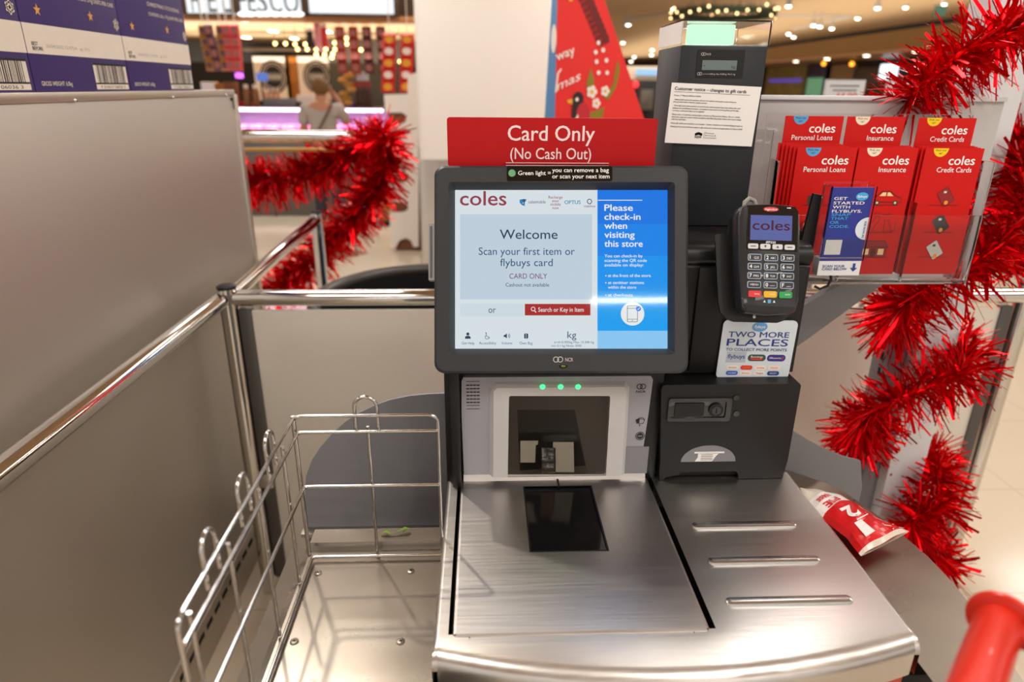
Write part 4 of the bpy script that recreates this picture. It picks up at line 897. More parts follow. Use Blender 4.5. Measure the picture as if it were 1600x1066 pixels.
# ------------------------------------------------------------------ tinsel
def tinsel(name, pts, r, n, label, seed, wmul=1.):
    rng = random.Random(seed); P3 = [Vector(p) for p in pts]
    # smooth path
    path = []
    for i in range(len(P3)-1):
        a, p, q, z = P3[max(i-1, 0)], P3[i], P3[i+1], P3[min(i+2, len(P3)-1)]
        for j in range(8):
            t = j/8; path.append(.5*((2*p)+(q-a)*t+(2*a-5*p+4*q-z)*t*t+(3*p-a-3*q+z)*t**3))
    path.append(P3[-1])
    cum = [0]
    for i in range(1, len(path)): cum.append(cum[-1]+(path[i]-path[i-1]).length)
    b = MB(); vs, fs = [], []
    def at(s):
        for i in range(1, len(path)):
            if cum[i] >= s:
                t = (s-cum[i-1])/max(1e-9, cum[i]-cum[i-1]); return path[i-1].lerp(path[i], t), (path[i]-path[i-1]).normalized()
        return path[-1], (path[-1]-path[-2]).normalized()
    for k in range(n):
        p, t = at(cum[-1]*rng.random())
        d = Vector((rng.gauss(0, 1), rng.gauss(0, 1), rng.gauss(0, 1))); d = (d-t*d.dot(t)*.75)
        d = d.normalized(); L = r*rng.uniform(.4, 1.1); wv = d.cross(Vector((rng.gauss(0, 1), rng.gauss(0, 1), rng.gauss(0, 1)))).normalized()*rng.choice((.0006, .0012, .0018, .003))*wmul
        bend = d.cross(wv).normalized()*L*rng.uniform(-.3, .3)+Vector((0, 0, -.12*L)); base = len(vs)
        for e in (0, .5, 1):
            c = p+d*(L*e)+bend*(e*e); tw_ = wv if e < 1 else wv*.8; vs += [c-tw_, c+tw_]
        fs += [(base, base+1, base+3, base+2), (base+2, base+3, base+5, base+4)]
    b.add(vs, fs, 'tinsel_red'); b.tube(path, .004*wmul, 'tinsel_red', 6)
    b.build(name, label=label, category='tinsel', ang=20, recalc=False, loc=tuple(P3[0]))
f = lambda px, py, y: ony(px, py, y)
tinsel('tinsel_garland', [f(1610, 50, 1.30), f(1540, 62, 1.30), f(1470, 110, 1.29), f(1415, 165, 1.33), f(1420, 200, 1.50), f(1520, 210, 1.56), f(1590, 220, 1.46), f(1598, 300, 1.34), f(1570, 370, 1.30), f(1500, 425, 1.27), f(1420, 470, 1.29), f(1400, 500, 1.42), f(1450, 520, 1.56), f(1500, 540, 1.46), f(1500, 580, 1.34), f(1450, 605, 1.31), f(1390, 630, 1.31), f(1345, 660, 1.36), f(1360, 700, 1.52), f(1430, 700, 1.56), f(1465, 730, 1.42), f(1460, 790, 1.33), f(1425, 815, 1.30), f(1440, 850, 1.34), f(1480, 890, 1.38)],   .092, 8500, 'glossy red tinsel garland wound round the white upright', 11, 1.25)
tinsel('tinsel_garland', [f(1605, 200, 1.5), f(1600, 280, 1.46), f(1592, 350, 1.44), f(1580, 430, 1.42)], .075, 1500, 'red tinsel strand hanging along the right picture edge beside leaflets', 12)
tinsel('tinsel_garland', [f(372, 285, 3.36), f(420, 282, 3.36), f(470, 268, 3.36), f(530, 248, 3.34), f(570, 228, 3.26), f(600, 208, 3.16), f(608, 235, 3.16), f(590, 285, 3.2), f(555, 335, 3.25), f(520, 365, 3.3), f(500, 400, 3.3), f(455, 430, 3.3), f(420, 455, 3.3)], .14, 5200, 'red tinsel garland looped over the chrome bar behind the guard rail', 13, 1.9)

# ------------------------------------------------------------------ hall behind: bar, pillar, stands
bb = thing('barrier_bar', 'chrome barrier bar draped with red tinsel beyond the steel divider', 'barrier', (-1.3, 3.3, 0))
P('brass', '#b98f4e', .3, 1)
MB().tube([(-2.3, 3.3, 1.325), (-.46, 3.3, 1.325)], .027, 'chrome', 18).build('bar', bb)
MB().box((-2.3, 3.29, 1.255), (-.52, 3.31, 1.272), 'brass', .003).build('trim_strip', bb)
for x in (-1.25, -2.2): MB().tube([(x, 3.3, 0), (x, 3.3, 1.325)], .025, 'chrome', 16).build('post', bb)

pw = thing('pillar', 'wide white pillar with brushed steel skirt behind the monitor', 'pillar', (0, 6.4, 0))
P('pillar_white', '#e4dcd3', .45, 0, .02)
cx0, cx1 = ony(645, 0, 6).x, ony(872, 0, 6).x
F = lambda x, y, w=0: Vector((x, y, w))
rr_ = rrect(cx0, 6.0, cx1, 7.1, .06, 6); MB().prism(F, rr_, .955, CEIL, 'pillar_white').build('shaft', pw)
rr_ = rrect(cx0-.012, 5.988, cx1+.012, 7.11, .06, 6); MB().prism(F, rr_, 0, .955, 'brushed_steel').build('skirt', pw)

tk = thing('waste_bin', 'large round black bin with thick rim behind the back rail', 'bin', (-.17, 2.28, 0))
P('bin_rim', '#4b4743', .3)
b = MB(); b.lathe((-.17, 2.28, 0), [(.40, 0), (.42, .80), (.42, .83), (.40, .83), (.39, .2), (0, .2)], 'deep_black', 48); b.build('tub', tk)
b = MB(); b.tube([(-.17+.42*math.cos(a), 2.28+.42*math.sin(a), .845) for a in [2*PI*i/48 for i in range(48)]], .022, 'bin_rim', 12, True); b.build('rim', tk)

ns = thing('notched_stand', 'white notched cardboard display stand beside the pillar', 'display stand', (-.75, 6.6, 0))
px_ = [(600, 148), (637, 147), (637, 118), (654, 112), (654, 386), (646, 386), (642, 376), (634, 372), (624, 376), (618, 387), (610, 387), (609, 333)]
def nslot(y0, y1, xe): return [(609, y1), (xe-8, y1), (xe-2, y1-3), (xe, (y0+y1)/2), (xe-2, y0+3), (xe-8, y0), (609, y0)]
poly = px_+nslot(316, 332, 638)[1:]+nslot(272, 286, 638)+nslot(222, 237, 634)+nslot(176, 194, 635)+[(602, 176)]
vv = [ony(x, y, 6.6) for x, y in poly]; vv = [Vector((v.x, v.y, max(v.z, 0.002))) for v in vv]; nn = len(vv)
b = MB(); P('stand_white', '#ded5cb', .6); b.add(vv+[v+Vector((0, .04, 0)) for v in vv], [tuple(range(nn)), tuple(range(2*nn-1, nn-1, -1))]+[(i, nn+i, nn+(i+1) % nn, (i+1) % nn) for i in range(nn)], 'stand_white'); b.build('notched_board', ns)
b = MB(); p0, p1 = ony(608, 200, 6.66), ony(652, 200, 6.66); P('stock_brown', '#7a4a2c', .6, 0, .4, 0, 9); b.box((p0.x, 6.66, 0.01), (p1.x, 6.9, 1.35), 'stock_brown'); b.build('back_box', ns)
ws = thing('plinth', 'tan wooden plinth on black foot beside the white notched stand', 'plinth', (-1.1, 8, 0))
p0, p1 = ony(591, 300, 7.9), ony(606, 300, 7.9); P('tan_wood', '#a97f45', .5, 0, .1)
MB().box((p0.x, 7.9, .06), (p1.x, 8.2, .75), 'tan_wood', .005).build('box', ws); MB().box((p0.x-.02, 7.88, 0), (p1.x+.02, 8.22, .06), 'deep_black', .003).build('foot', ws)

# christmas standee
P('standee_red', '#e3251f', .5, 0, .02); P('standee_blue', '#3f86bd', .5, 0, .02); P('leaf_olive', '#8a7a1a', .6); P('leaf_brown', '#6d1712', .6); P('bird_black', '#2a1a18', .6); P('bird_red', '#c2202c', .6); P('petal', '#f4e9df', .6); P('gold', '#eea728', .6)
sd = thing('christmas_standee', 'tall pointed cardboard Christmas standee with red and blue faces beside the pillar', 'standee', (.5, 2.9, 0))
Ap, Nn, Rr, Ll, Bk = Vector((.268, 2.72, 2.26)), Vector((.275, 2.55, 0)), Vector((1.29, 2.9, 0)), Vector((.215, 3.1, 0)), Vector((1.1, 3.5, 0))
b = MB(); b.add([Ap, Nn, Rr], [(0, 1, 2)], 'standee_red'); b.add([Ap, Rr, Bk], [(0, 1, 2)], 'standee_red'); b.add([Ap, Bk, Ll], [(0, 1, 2)], 'standee_blue'); b.add([Nn, Rr, Bk, Ll], [(0, 1, 2, 3)], 'standee_red'); 
nrm = (Nn-Ap).cross(Rr-Ap).normalized(); nrm = nrm if nrm.y < 0 else -nrm
e1 = (Rr-Nn).normalized(); e2 = (Nn-Ap).normalized()
def onface(px, py):
    d = ray(px, py); return CAM+d*((Ap-CAM).dot(nrm)/d.dot(nrm))
O = onface(869, 90)
def F(x, y, w=0): return O+e1*(x*.00262)+e2*(y*.00275)+nrm*(w*2)
b.text(F, 'way', 1, 4, 11, 'petal', .001, 'l', 30, .03, 0, -.33); b.text(F, 'mas', 2, 42, 11, 'petal', .001, 'l', 42, .01, .35, -.38); b.line(F, [(0, 44), (3, 20), (8, 14)], 2.4, 'petal', .001)
for fx_, fy, fr_ in ((58, 43, 5.2), (80, 42, 4.4), (66, 58, 4.2)):
    for a in range(5): b.disc(F, fx_+fr_*.95*math.cos(a*1.2566), fy+fr_*.95*math.sin(a*1.2566), fr_*.72, 'petal', .0012, None, 12)
    b.disc(F, fx_, fy, fr_*.5, 'gold', .0016, None, 12)
b.poly(F, [(50, 44), (49, 30), (55, 12), (61, 26), (61, 40)], 'leaf_olive', .001); b.poly(F, [(78, 50), (92, 34), (98, 0), (103, 12), (98, 36), (86, 54)], 'leaf_olive', .001); b.poly(F, [(48, 92), (56, 70), (72, 66), (80, 62), (76, 84), (62, 92)], 'leaf_olive', .001); b.poly(F, [(10, 90), (16, 86), (22, 90), (16, 93)], 'leaf_olive', .001)
b.disc(F, 36, 52, 9, 'bird_black', .0012); b.poly(F, [(27, 56), (46, 56), (50, 66), (50, 82), (44, 92), (28, 92), (26, 72)], 'bird_black', .0011); b.disc(F, 45, 72, 11, 'bird_red', .0014, 15); b.poly(F, [(33, 92), (31, 80), (36, 72), (39, 84), (52, 86), (46, 92)], 'petal', .0016); b.poly(F, [(18, 54), (27, 52), (27, 59), (20, 58)], 'gold', .0014); b.disc(F, 34, 53, 2.6, 'petal', .0018)
for i in range(9):
    t = i/8; x_, y_ = 40+t*32, -78+t*54; b.poly(F, [(x_, y_), (x_+9, y_-8), (x_+12, y_+2), (x_+4, y_+6)], 'leaf_brown', .001); b.poly(F, [(x_, y_), (x_-8, y_+3), (x_-6, y_+9), (x_+2, y_+6)], 'leaf_brown', .001)
for x_, y_ in ((66, -20), (74, -11), (62, -8), (80, 2), (64, 4), (68, 18), (82, 18)): b.disc(F, x_, y_, 3, 'petal', .0012, None, 10)
for x_, y_, r in ((4, -84, 5), (18, -84, 6), (30, -80, 6), (12, -94, 6), (24, -94, 6), (20, -73, 4)): b.disc(F, x_, y_, r, 'gold', .0012, None, 14)
b.build('red_face', sd, label='red face with flowers, bird and lettering', ang=10)
b = MB(); b.add([Ap, Ll, Nn], [(0, 1, 2)], 'standee_blue')
n2 = (Ll-Ap).cross(Nn-Ap).normalized(); n2 = n2 if n2.x < 0 else -n2
for q in (.18, .34, .5, .6): 
    c = Ap.lerp(Nn, q+.06)+(Ll-Nn)*(q*.35)+n2*.003; u_ = (Ll-Nn).normalized()*.05; v_ = (Nn-Ap).normalized()*.05
    b.add([c+u_*math.cos(a)+v_*math.sin(a) for a in [2*PI*i/16 for i in range(16)]], [tuple(range(16))], 'petal')
b.build('blue_face', sd, label='narrow blue left face', ang=10)

# price signs on stands
def price_sign(px0, px1, py0, txt, lab):
    Y = 2.7; a, c = ony(px0, py0, Y), ony(px1, py0, Y); W_ = (c.x-a.x)*1000
    t = thing('price_sign', lab, 'price sign', ((a.x+c.x)/2, Y, 0)); F = frame(a, (.001, 0, 0), (0, 0, -.001)); b = MB()
    b.prism(F, [(0, 0), (W_, 0), (W_, 120), (0, 120)], -.006, 0, 'cool_white'); b.line(F, [(2, 2), (W_-2, 2), (W_-2, 118), (2, 118)], 3, 'pale_ink', .001, True)
    b.rect(F, W_*.12, 20, W_*.85, 25, 'grey_ink', .001); b.rect(F, W_*.2, 36, W_*.8, 41, 'grey_ink', .001)
    b.text(F, txt, W_*.28, 70, 22, 'logo_red', .001, 'l', W_*.55, .01); b.build('board', t)
    MB().tube([((a.x+c.x)/2, Y+.012, 0), ((a.x+c.x)/2, Y+.012, a.z-.03)], .012, 'mid_grey', 10).build('stand', t)
price_sign(1291, 1354, 124, '44.00', 'white price sign reading 44.00 above the grey back panel')
price_sign(1387, 1455, 126, '$2.00', 'white price sign half hidden by tinsel at the right')

# hanging wreath with fairy lights
wr_ = thing('christmas_wreath', 'dark green garland ring with warm fairy lights hanging from the ceiling', 'wreath', ony(1130, 24, 10))
b = MB(); rng = random.Random(5); P('fir_green', '#25301a', .8, 0, .3); P('fairy_light', '#ffc98a', emit=5)
c0 = ony(1130, 22, 10); vs, fs = [], []
for i in range(2600):
    a = rng.random()*2*PI; p = c0+Vector((.66*math.cos(a), .66*math.sin(a), rng.gauss(0, .02))); d = Vector((rng.gauss(0, 1), rng.gauss(0, 1), rng.gauss(0, 1))).normalized()*.09; q = d.cross(Vector((0, 0, 1))).normalized()*.006
    k0 = len(vs); vs += [p-q, p+q, p+d]; fs.append((k0, k0+1, k0+2))
b.add(vs, fs, 'fir_green'); b.tube([c0+Vector((.66*math.cos(2*PI*i/24), .66*math.sin(2*PI*i/24), 0)) for i in range(24)], .04, 'fir_green', 8, True); b.build('garland', wr_, ang=10, recalc=False)
for i in range(34):
    a = 2*PI*(i+.5*rng.random())/34; p = c0+Vector((.7*math.cos(a), .7*math.sin(a), rng.uniform(-.06, .06))); MB().ball(p, .016, 'fairy_light', 8, 5).build('fairy_light', wr_)
b = MB()
for a in (0, 2.1, 4.2): b.tube([c0+Vector((.66*math.cos(a), .66*math.sin(a), 0)), Vector((c0.x+.5*math.cos(a), c0.y+.5*math.sin(a), CEIL))], .004, 'black_plastic', 6)
b.build('hanging_wires', wr_)

# ------------------------------------------------------------------ ceiling lamps and tracks
LP = [(1232, 10), (1371, 13), (1415, 12), (1340, 29), (1271, 40), (1281, 42), (1299.6, 45), (1232, 53), (1240, 58), (981.6, 39), (973, 67), (1019, 78), (1018, 86), (991, 89), (986, 96), (1475, 7), (1052, 14)]
ordw = ['first', 'second', 'third', 'fourth', 'fifth', 'sixth', 'seventh', 'eighth', 'ninth', 'tenth', 'eleventh', 'twelfth', 'thirteenth', 'fourteenth', 'fifteenth', 'sixteenth', 'seventeenth', 'eighteenth', 'nineteenth', 'twentieth']
left_ = sorted([p for p in LP if p[0] < 1040]); right_ = sorted([p for p in LP if p[0] >= 1040])
for grp, where in ((left_, 'between standee and dark pole'), (right_, 'right of the dark pole')):
    for i, (px, py) in enumerate(grp):
        drop = .30 if py in (13, 10, 40, 42, 45, 39) else .05
        p = onz(px, py, CEIL-drop); t = thing('ceiling_spotlight', f'lit round ceiling spotlight, {ordw[i]} from the left {where}', 'ceiling light', (p.x, p.y, CEIL), 'ceiling spotlights over the hall')
        r = .05 + .0022*max(0, p.y-14)
        MB().lathe((p.x, p.y, p.z), [(0, -.002), (r*.85, -.002), (r*.85, .004), (0, .004)], 'lamp_white', 14).ball((p.x, p.y, p.z-.004), r*.85, 'lamp_white', 12, 6, (1, 1, .4)).build('lens', t)
        b = MB(); b.lathe((p.x, p.y, p.z+.005), [(r, 0), (r, .08), (r*.4, .10), (0, .10)], 'pale_grey', 14)
        if drop > .1: b.tube([(p.x, p.y, p.z+.1), (p.x, p.y, CEIL)], .012, 'pale_grey', 8)
        b.build('lamp_body', t)
def track(a, c, lab):
    p, q = onz(*a, CEIL-.01), onz(*c, CEIL-.01); MB().tube([p, q], .03, 'pale_grey', 6).build('track', label=lab, category='lighting track')
P('pale_track', '#8d8172', .6)
track((1185, 24), (1330, 25), 'grey lighting track on the ceiling above the hanging spotlights'); track((1240, 45), (1330, 25), 'grey lighting track slanting across the ceiling below another track'); track((975, 30), (1062, 17), 'grey lighting track left of the dark pole')

# ------------------------------------------------------------------ wooden bulkhead and shops on the right
XB = 11.0
bk_ = MB(); bk_.box((XB, 8, 2.56), (XB+.1, 58, CEIL-.11), 'bulkhead_wood'); bk_.box((XB+.04, 8, CEIL-.11), (XB+.2, 58, CEIL), 'dark_wall'); struct('trim_1', bk_)  # dark top strip: shade of the shadow gap put into the colour
struct('trim_2', MB().box((XB, 8, 2.5), (XB+2.2, 58, 2.56), 'soffit'))
struct('wall_right', MB().box((XB+2, 6, 0), (XB+2.2, 58, 2.5), 'dark_wall'))
for i, (px, py) in enumerate(((1243.6, 95.6), (1293, 89), (1355, 82), (1434, 70))):
    p = onz(px, py, 2.5); p = onx(px, py, XB+.35); MB().lathe((p.x, p.y, 2.486), [(0, 0), (.075, 0), (.085, .0139), (0, .0139)], 'lamp_white', 16).build('soffit_downlight', label=f'round downlight under the wooden bulkhead, {ordw[i]} from the left', category='ceiling light', group='downlights under the bulkhead')
for i, (px, py) in enumerate(((1287, 99.5), (1331, 100))):
    p = onx(px, py, XB+1.2); t = thing('pendant_lamp', ('amber pendant lamp near the green sign under the bulkhead', 'amber pendant lamp left of the bright screen under the bulkhead')[i], 'pendant lamp', (p.x, p.y, p.z)); MB().ball(p, .07, 'lamp_amber', 12, 8).build('globe', t); MB().tube([p+Vector((0, 0, .06)), (p.x, p.y, 2.5)], .01, 'dark_wall', 6).build('cord', t)
XW = XB+1.98
def wallpanel(name, lab, cat, r, m_, dx=.03, emit=None, x=XW):
    a, c = onx(r[0], r[1], x), onx(r[2], r[3], x); zlo = max(.02, min(a.z, c.z)); zhi = min(2.48, max(a.z, c.z))
    MB().box((x-dx, min(a.y, c.y), zlo), (x, max(a.y, c.y), zhi), m_, .004).build(name, label=lab, category=cat)
P('shelf_mix', '#9a8a4c', .5, 0, .6, 0, 3); P('door_violet', '#4c4660', .4); P('sign_green', '#79b183', .5, emit=.45); P('screen_white', '#eaf6ff', emit=1.6); P('stock_mix', '#5a5148', .5, 0, .8, 0, 4); P('amber_wood', '#5a2f17', .5); P('led_violet', '#6a50c8', emit=.5); P('led_red', '#ff3030', emit=2); P('screen_blue', '#9cc6e6', emit=.9)
wallpanel('shop_shelf', 'lit shop shelf of pale bottles left of the green sign', 'shelf', (1200, 104, 1257, 152), 'shelf_mix')
wallpanel('light_strip', 'thin violet light strip across the bottle shelf', 'light strip', (1203, 124, 1252, 128), 'led_violet', .02, x=XW-.03)
wallpanel('shop_door', 'dull violet shop doorway behind the green sign', 'shop door', (1263, 102, 1293, 152), 'door_violet')
wallpanel('hanging_sign', 'pale green upright sign in the violet doorway', 'sign', (1263, 122, 1282, 152), 'sign_green', .03, x=XW-.03)
wallpanel('shop_wall_panel', 'tan wall panel between the violet doorway and dark window', 'wall panel', (1294, 102, 1334, 135), 'tan_wall')
wallpanel('shop_window', 'dark shop window with dim stock left of the bright screen', 'window', (1337, 106, 1376, 145), 'stock_mix')
wallpanel('menu_screen', 'bright white screen under the wooden bulkhead', 'screen', (1379, 101, 1400, 124), 'screen_white', .05)
wallpanel('shop_counter', 'brown wooden counter front below the bright screen', 'counter', (1362, 130, 1400, 152), 'amber_wood', .1)
tx_ = MB(); p = ony(1469, 17, 9.0); es = thing('exit_sign', 'small dark green hanging sign at the top right', 'sign', p)
MB().box((p.x-.07, 8.99, p.z-.06), (p.x+.07, 9.01, p.z+.06), mat('exit_green', '#2c4a3a', .5)).build('sign_plate', es); MB().tube([(p.x, 9, p.z+.06), (p.x, 9, CEIL)], .008, 'pale_grey', 6).build('rod', es)
# shop between standee and pole
Yf = 14.
def farbox(name, lab, cat, r, m_, Y=Yf, d=.2):
    a, c = ony(r[0], r[3], Y), ony(r[2], r[1], Y); MB().box((a.x, Y, max(0, a.z)), (c.x, Y+d, c.z), m_, .004).build(name, label=lab, category=cat)
P('fascia_cream', '#cbb79c', .6)
kiosk = thing('mall_kiosk', 'dark mall kiosk with cream fascia between standee and dark pole', 'kiosk', (ony(1010, 150, Yf).x, Yf, 0))
def kpart(nm, r, m_, Y=Yf, d=1.2, z0=None):
    a, c = ony(r[0], r[3], Y), ony(r[2], r[1], Y); MB().box((a.x, Y, max(0, a.z) if z0 is None else z0), (c.x, Y+d, c.z), m_, .004).build(nm, kiosk)
kpart('fascia', (972, 104, 1060, 125), 'fascia_cream'); kpart('interior', (975, 125.2, 1058, 240), 'dark_wall', z0=0); kpart('blue_sign', (994, 108, 1030, 118), 'screen_blue', Yf-.05, .04)
kpart('stock', (1000, 140, 1022, 172), 'stock_mix', Yf-.3, .25)
p = ony(993, 132, Yf-.06); MB().ball(p, .06, 'led_red', 10, 6, (1, .3, 1)).build('red_light', kiosk)

# ------------------------------------------------------------------ delicatessen on the left
YS = 8.6
P('deli_ceiling', '#c9a981', .8); P('fascia_wood', '#a8703c', .5, 0, .12); P('frame_brown', '#4a3826', .5); P('sign_glow', '#eef6fb', emit=.95, var=.01); P('letter_thin', '#5d5a52', .5); P('letter_glow', '#ffffff', emit=1.8, var=0)
struct('wall_deli', MB().box((-9, 10.9, 0), (-.3, 11.0, ony(450, 66, 10.9).z), 'dark_wall'))
struct('wall_rear', MB().box((-9, 13.4, 0), (-.3, 13.6, CEIL), 'deli_ceiling'))
zds = ony(450, 29, YS).z
struct('ceiling_deli', MB().box((-9, YS+.25, zds-.005), (-.6, 13.4, zds+.06), 'deli_ceiling'))
struct('trim_3', MB().box((-9, YS-.02, zds-.03), (-.75, YS+.25, ony(450, 24, YS).z), 'fascia_wood', .004).box((-9, YS+.05, ony(450, 24, YS).z), (-.75, YS+.2, CEIL), 'dark_brown', .004))
ds = thing('deli_sign', 'white lit shop sign with cut-off letters above the delicatessen', 'sign', (ony(430, 10, YS).x, YS-.06, zds))
def dpart(nm, r, m_, w0, w1): 
    a, c = ony(r[0], r[3], YS), ony(r[2], r[1], YS); return MB().box((a.x, YS-w1, a.z), (c.x, YS-w0, c.z), m_, .004)
ztop = 30
for r in ((296, -60, 366, 22), (372, -60, 474, 21), (478, -60, 618, 23)): dpart('p', r, 'sign_glow', .03, .05).build('lit_panel', ds)
for r in ((290, 22, 368, 25), (364.5, -60, 369, 22), (474, -60, 478.5, 26), (478.5, 23, 620, 26), (617, -60, 620.5, 26)): dpart('f', r, 'frame_brown', .02, .075).build('frame_bar', ds)
u = (ony(401, 0, YS).x-ony(400, 0, YS).x); F = frame(ony(300, 20, YS)+Vector((0, -.055, 0)), (u, 0, 0), (0, 0, -u))
for t, x, wd_ in (('H', 4, 12), ('E', 30, 12), ('L', 52, 12), ('F', 76, 13), ('E', 92, 12), ('S', 106, 15), ('C', 126, 18), ('O', 148, 22)): MB().text(F, t, x, -1, 34, 'letter_thin', .0, 'l', wd_, -.02).build('letter', ds)
for i, x in enumerate((380, 391, 406, 416, 430, 444, 458, 467)):
    p = ony(x, 22, YS-.09); b = MB().ball(p, .05, 'letter_glow', 10, 6, (1.2, .4, .5)); b.build('letter_lamp', ds)
for i, (px, py) in enumerate(((378, 34), (475, 35), (427, 49), (512, 50), (385, 59), (460, 60.5))):
    p = onz(px, py, zds-.012); MB().box((p.x-.045, p.y-.10, zds-.016), (p.x+.045, p.y+.10, zds-.0052), 'lamp_white', .005).build('deli_downlight', label=f'white downlight on the delicatessen ceiling, {ordw[i]} counting from front left', category='ceiling light', group='downlights in the delicatessen')
GL = [(430, 68), (446, 68), (461, 69), (477, 69), (465, 77), (480, 77), (494, 77), (509, 77), (523.5, 77), (494, 85), (507, 85), (520, 84), (518.6, 90), (510, 68), (541, 60.5), (541.6, 68.5), (564, 78), (625, 96), (523, 67)]
for i, (px, py) in enumerate(sorted(GL)):
    p = ony(px, py, 9.4); t = thing('pendant_bulb', f'warm round bulb hanging in the delicatessen, {ordw[i]} from the left', 'light bulb', p, 'warm hanging bulbs in the delicatessen')
    MB().ball(p, .021, 'globe_warm', 10, 8).build('globe', t); MB().tube([p+Vector((0, 0, .02)), (p.x, p.y, zds)], .003, 'deep_black', 5).build('cord', t)
for px, w_, ttl, lab in ((394, 56, 'PANINI', 'left round-emblem poster on the dark delicatessen wall'), (463.5, 54, 'COFFEE', 'right round-emblem poster behind the customer')):
    Y = 10.7; a = ony(px, 88, Y); u = ony(px+1, 88, Y).x-a.x; F = frame(a, (u, 0, 0), (0, 0, -u)); t = thing('poster', lab, 'poster', a+Vector((0, 0, -.6)))
    b = MB(); b.prism(F, [(0, 0), (w_, 0), (w_, 66), (0, 66)], -.199, 0, 'carton_cream'); cx = w_*.54
    b.disc(F, cx, 30, 22, 'ink', .002, 25, 40); b.line(F, arc(cx, 30, 18.5, 21, n=40), 1.2, 'carton_cream', .004, True); b.line(F, arc(cx, 30, 15, 17, n=40), .8, 'carton_cream', .004, True); b.rect(F, cx-13, 24, cx+13, 36, 'grey_ink', .005); b.text(F, ttl, cx, 33, 6, 'carton_cream', .008, 'c', 22); b.build('sheet', t)
def dbox(nm, lab, cat, r, m_, Y, d=.15, group=None, bev=.006, zmin=None):
    a, c = ony(r[0], r[3], Y), ony(r[2], r[1], Y)
    a.z = zmin or a.z
    return MB().box((a.x, Y, a.z), (c.x, Y+d, c.z), m_, bev).build(nm, label=lab, category=cat, group=group)
P('amber_mix', '#a5671c', .5, 0, .6, 0, 6); dbox('wall_banner', 'amber patterned strip between the two round posters', 'banner', (451, 88, 462.5, 160), 'amber_mix', 10.7, .1)
dbox('ceiling_beam', 'olive wooden beam along the dark delicatessen wall', 'beam', (378, 76, 520, 79), 'frame_brown', 10.6, .25)
P('wall_grey', '#4b4a46', .7); dbox('rear_cabinet', 'dark grey cabinet wall right of the posters', 'cabinet', (520, 66, 640, 175), 'wall_grey', 10.6, .25)
dbox('till_screen', 'blue till screen in front of the left poster', 'screen', (401, 114, 416, 127), mat('till_blue', '#5878c8', emit=.8), 9.6, .05)
dbox('neon_light', 'small violet neon light left of the posters', 'light', (368, 114, 378, 122), mat('neon', '#d060f0', emit=2.2), 9.6, .05)
for px, py, nm in ((408, 127, 'till screen'), (373, 122, 'violet neon light')):
    p = ony(px, py, 9.62); MB().tube([(p.x, 9.62, 1.0), p], .012, 'deep_black', 8).build('stand_rod', label=f'thin black rod holding the {nm}', category='stand')
MB().box((-5.2, 9.5, 0), (-1.2, 9.75, 1.0), 'dark_brown', .01).build('rear_counter', label='low dark rear counter behind the chilled case', category='counter')
# counter, chilled case
dc = thing('deli_counter', 'delicatessen counter with lilac-lit chilled glass case', 'counter', (-2.2, 8.9, 0))
xA, xB_ = -5.2, ony(598, 190, 8.5).x; zc_ = ony(450, 172, 8.5).z; zb_ = ony(450, 207, 8.5).z
P('case_grey', '#6a6660', .4, .5); P('lilac', '#c79ad0', .5, 0, .3, 0, 5); P('tube_lilac', '#f6d8ff', emit=4, var=0); P('meat_pink', '#c2688e', .5, 0, .35, 0, 12)
MB().box((xA, 8.55, 0), (xB_, 9.4, zb_-.02), 'case_grey', .01).build('base_cabinet', dc); MB().box((xA, 8.6, zc_+.005), (xB_, 9.4, zc_+.02), 'case_grey', .01).build('top_shelf', dc)
MB().box((xA, 9.3, zb_-.02), (xB_, 9.4, zc_), 'lilac').build('case_back', dc)
MB().tube([(xA, 8.56, zc_), (xB_, 8.56, zc_)], .018, 'tube_lilac', 10).build('light_tube', dc)
b = MB(); b.box((xA, 8.5, zb_), (xB_, 8.506, zc_-.03), 'acrylic'); b.build('glass_front', dc)
l_ = bpy.data.lights.new('chilled_case_light', 'AREA'); l_.shape = 'RECTANGLE'; l_.size = 2.6; l_.size_y = .1; l_.energy = 26; l_.color = (1., .72, .95); lo_ = bpy.data.objects.new('chilled_case_light', l_); COL.objects.link(lo_); lo_.location = ((ony(380, 190, 8.8).x+xB_)/2, 8.75, zc_-.012)
rng = random.Random(9)
for i in range(9):
    px = 376+i*25; p = ony(px, 205, 8.8); p.z = zb_-.02
    b = MB(); b.box((p.x-.075, 8.7, p.z), (p.x+.075, 9.1, p.z+.03), 'cool_white', .006)
    for j in range(5): b.ball((p.x-.05+.025*j, 8.85+.05*(j % 3), p.z+.06), .05, 'meat_pink', 10, 6, (1, 1, .7))
    b.build('meat_tray', label=f'tray of pink meat in the lit chilled case, {ordw[i]} from the left', category='tray', group='meat trays in the chilled case')
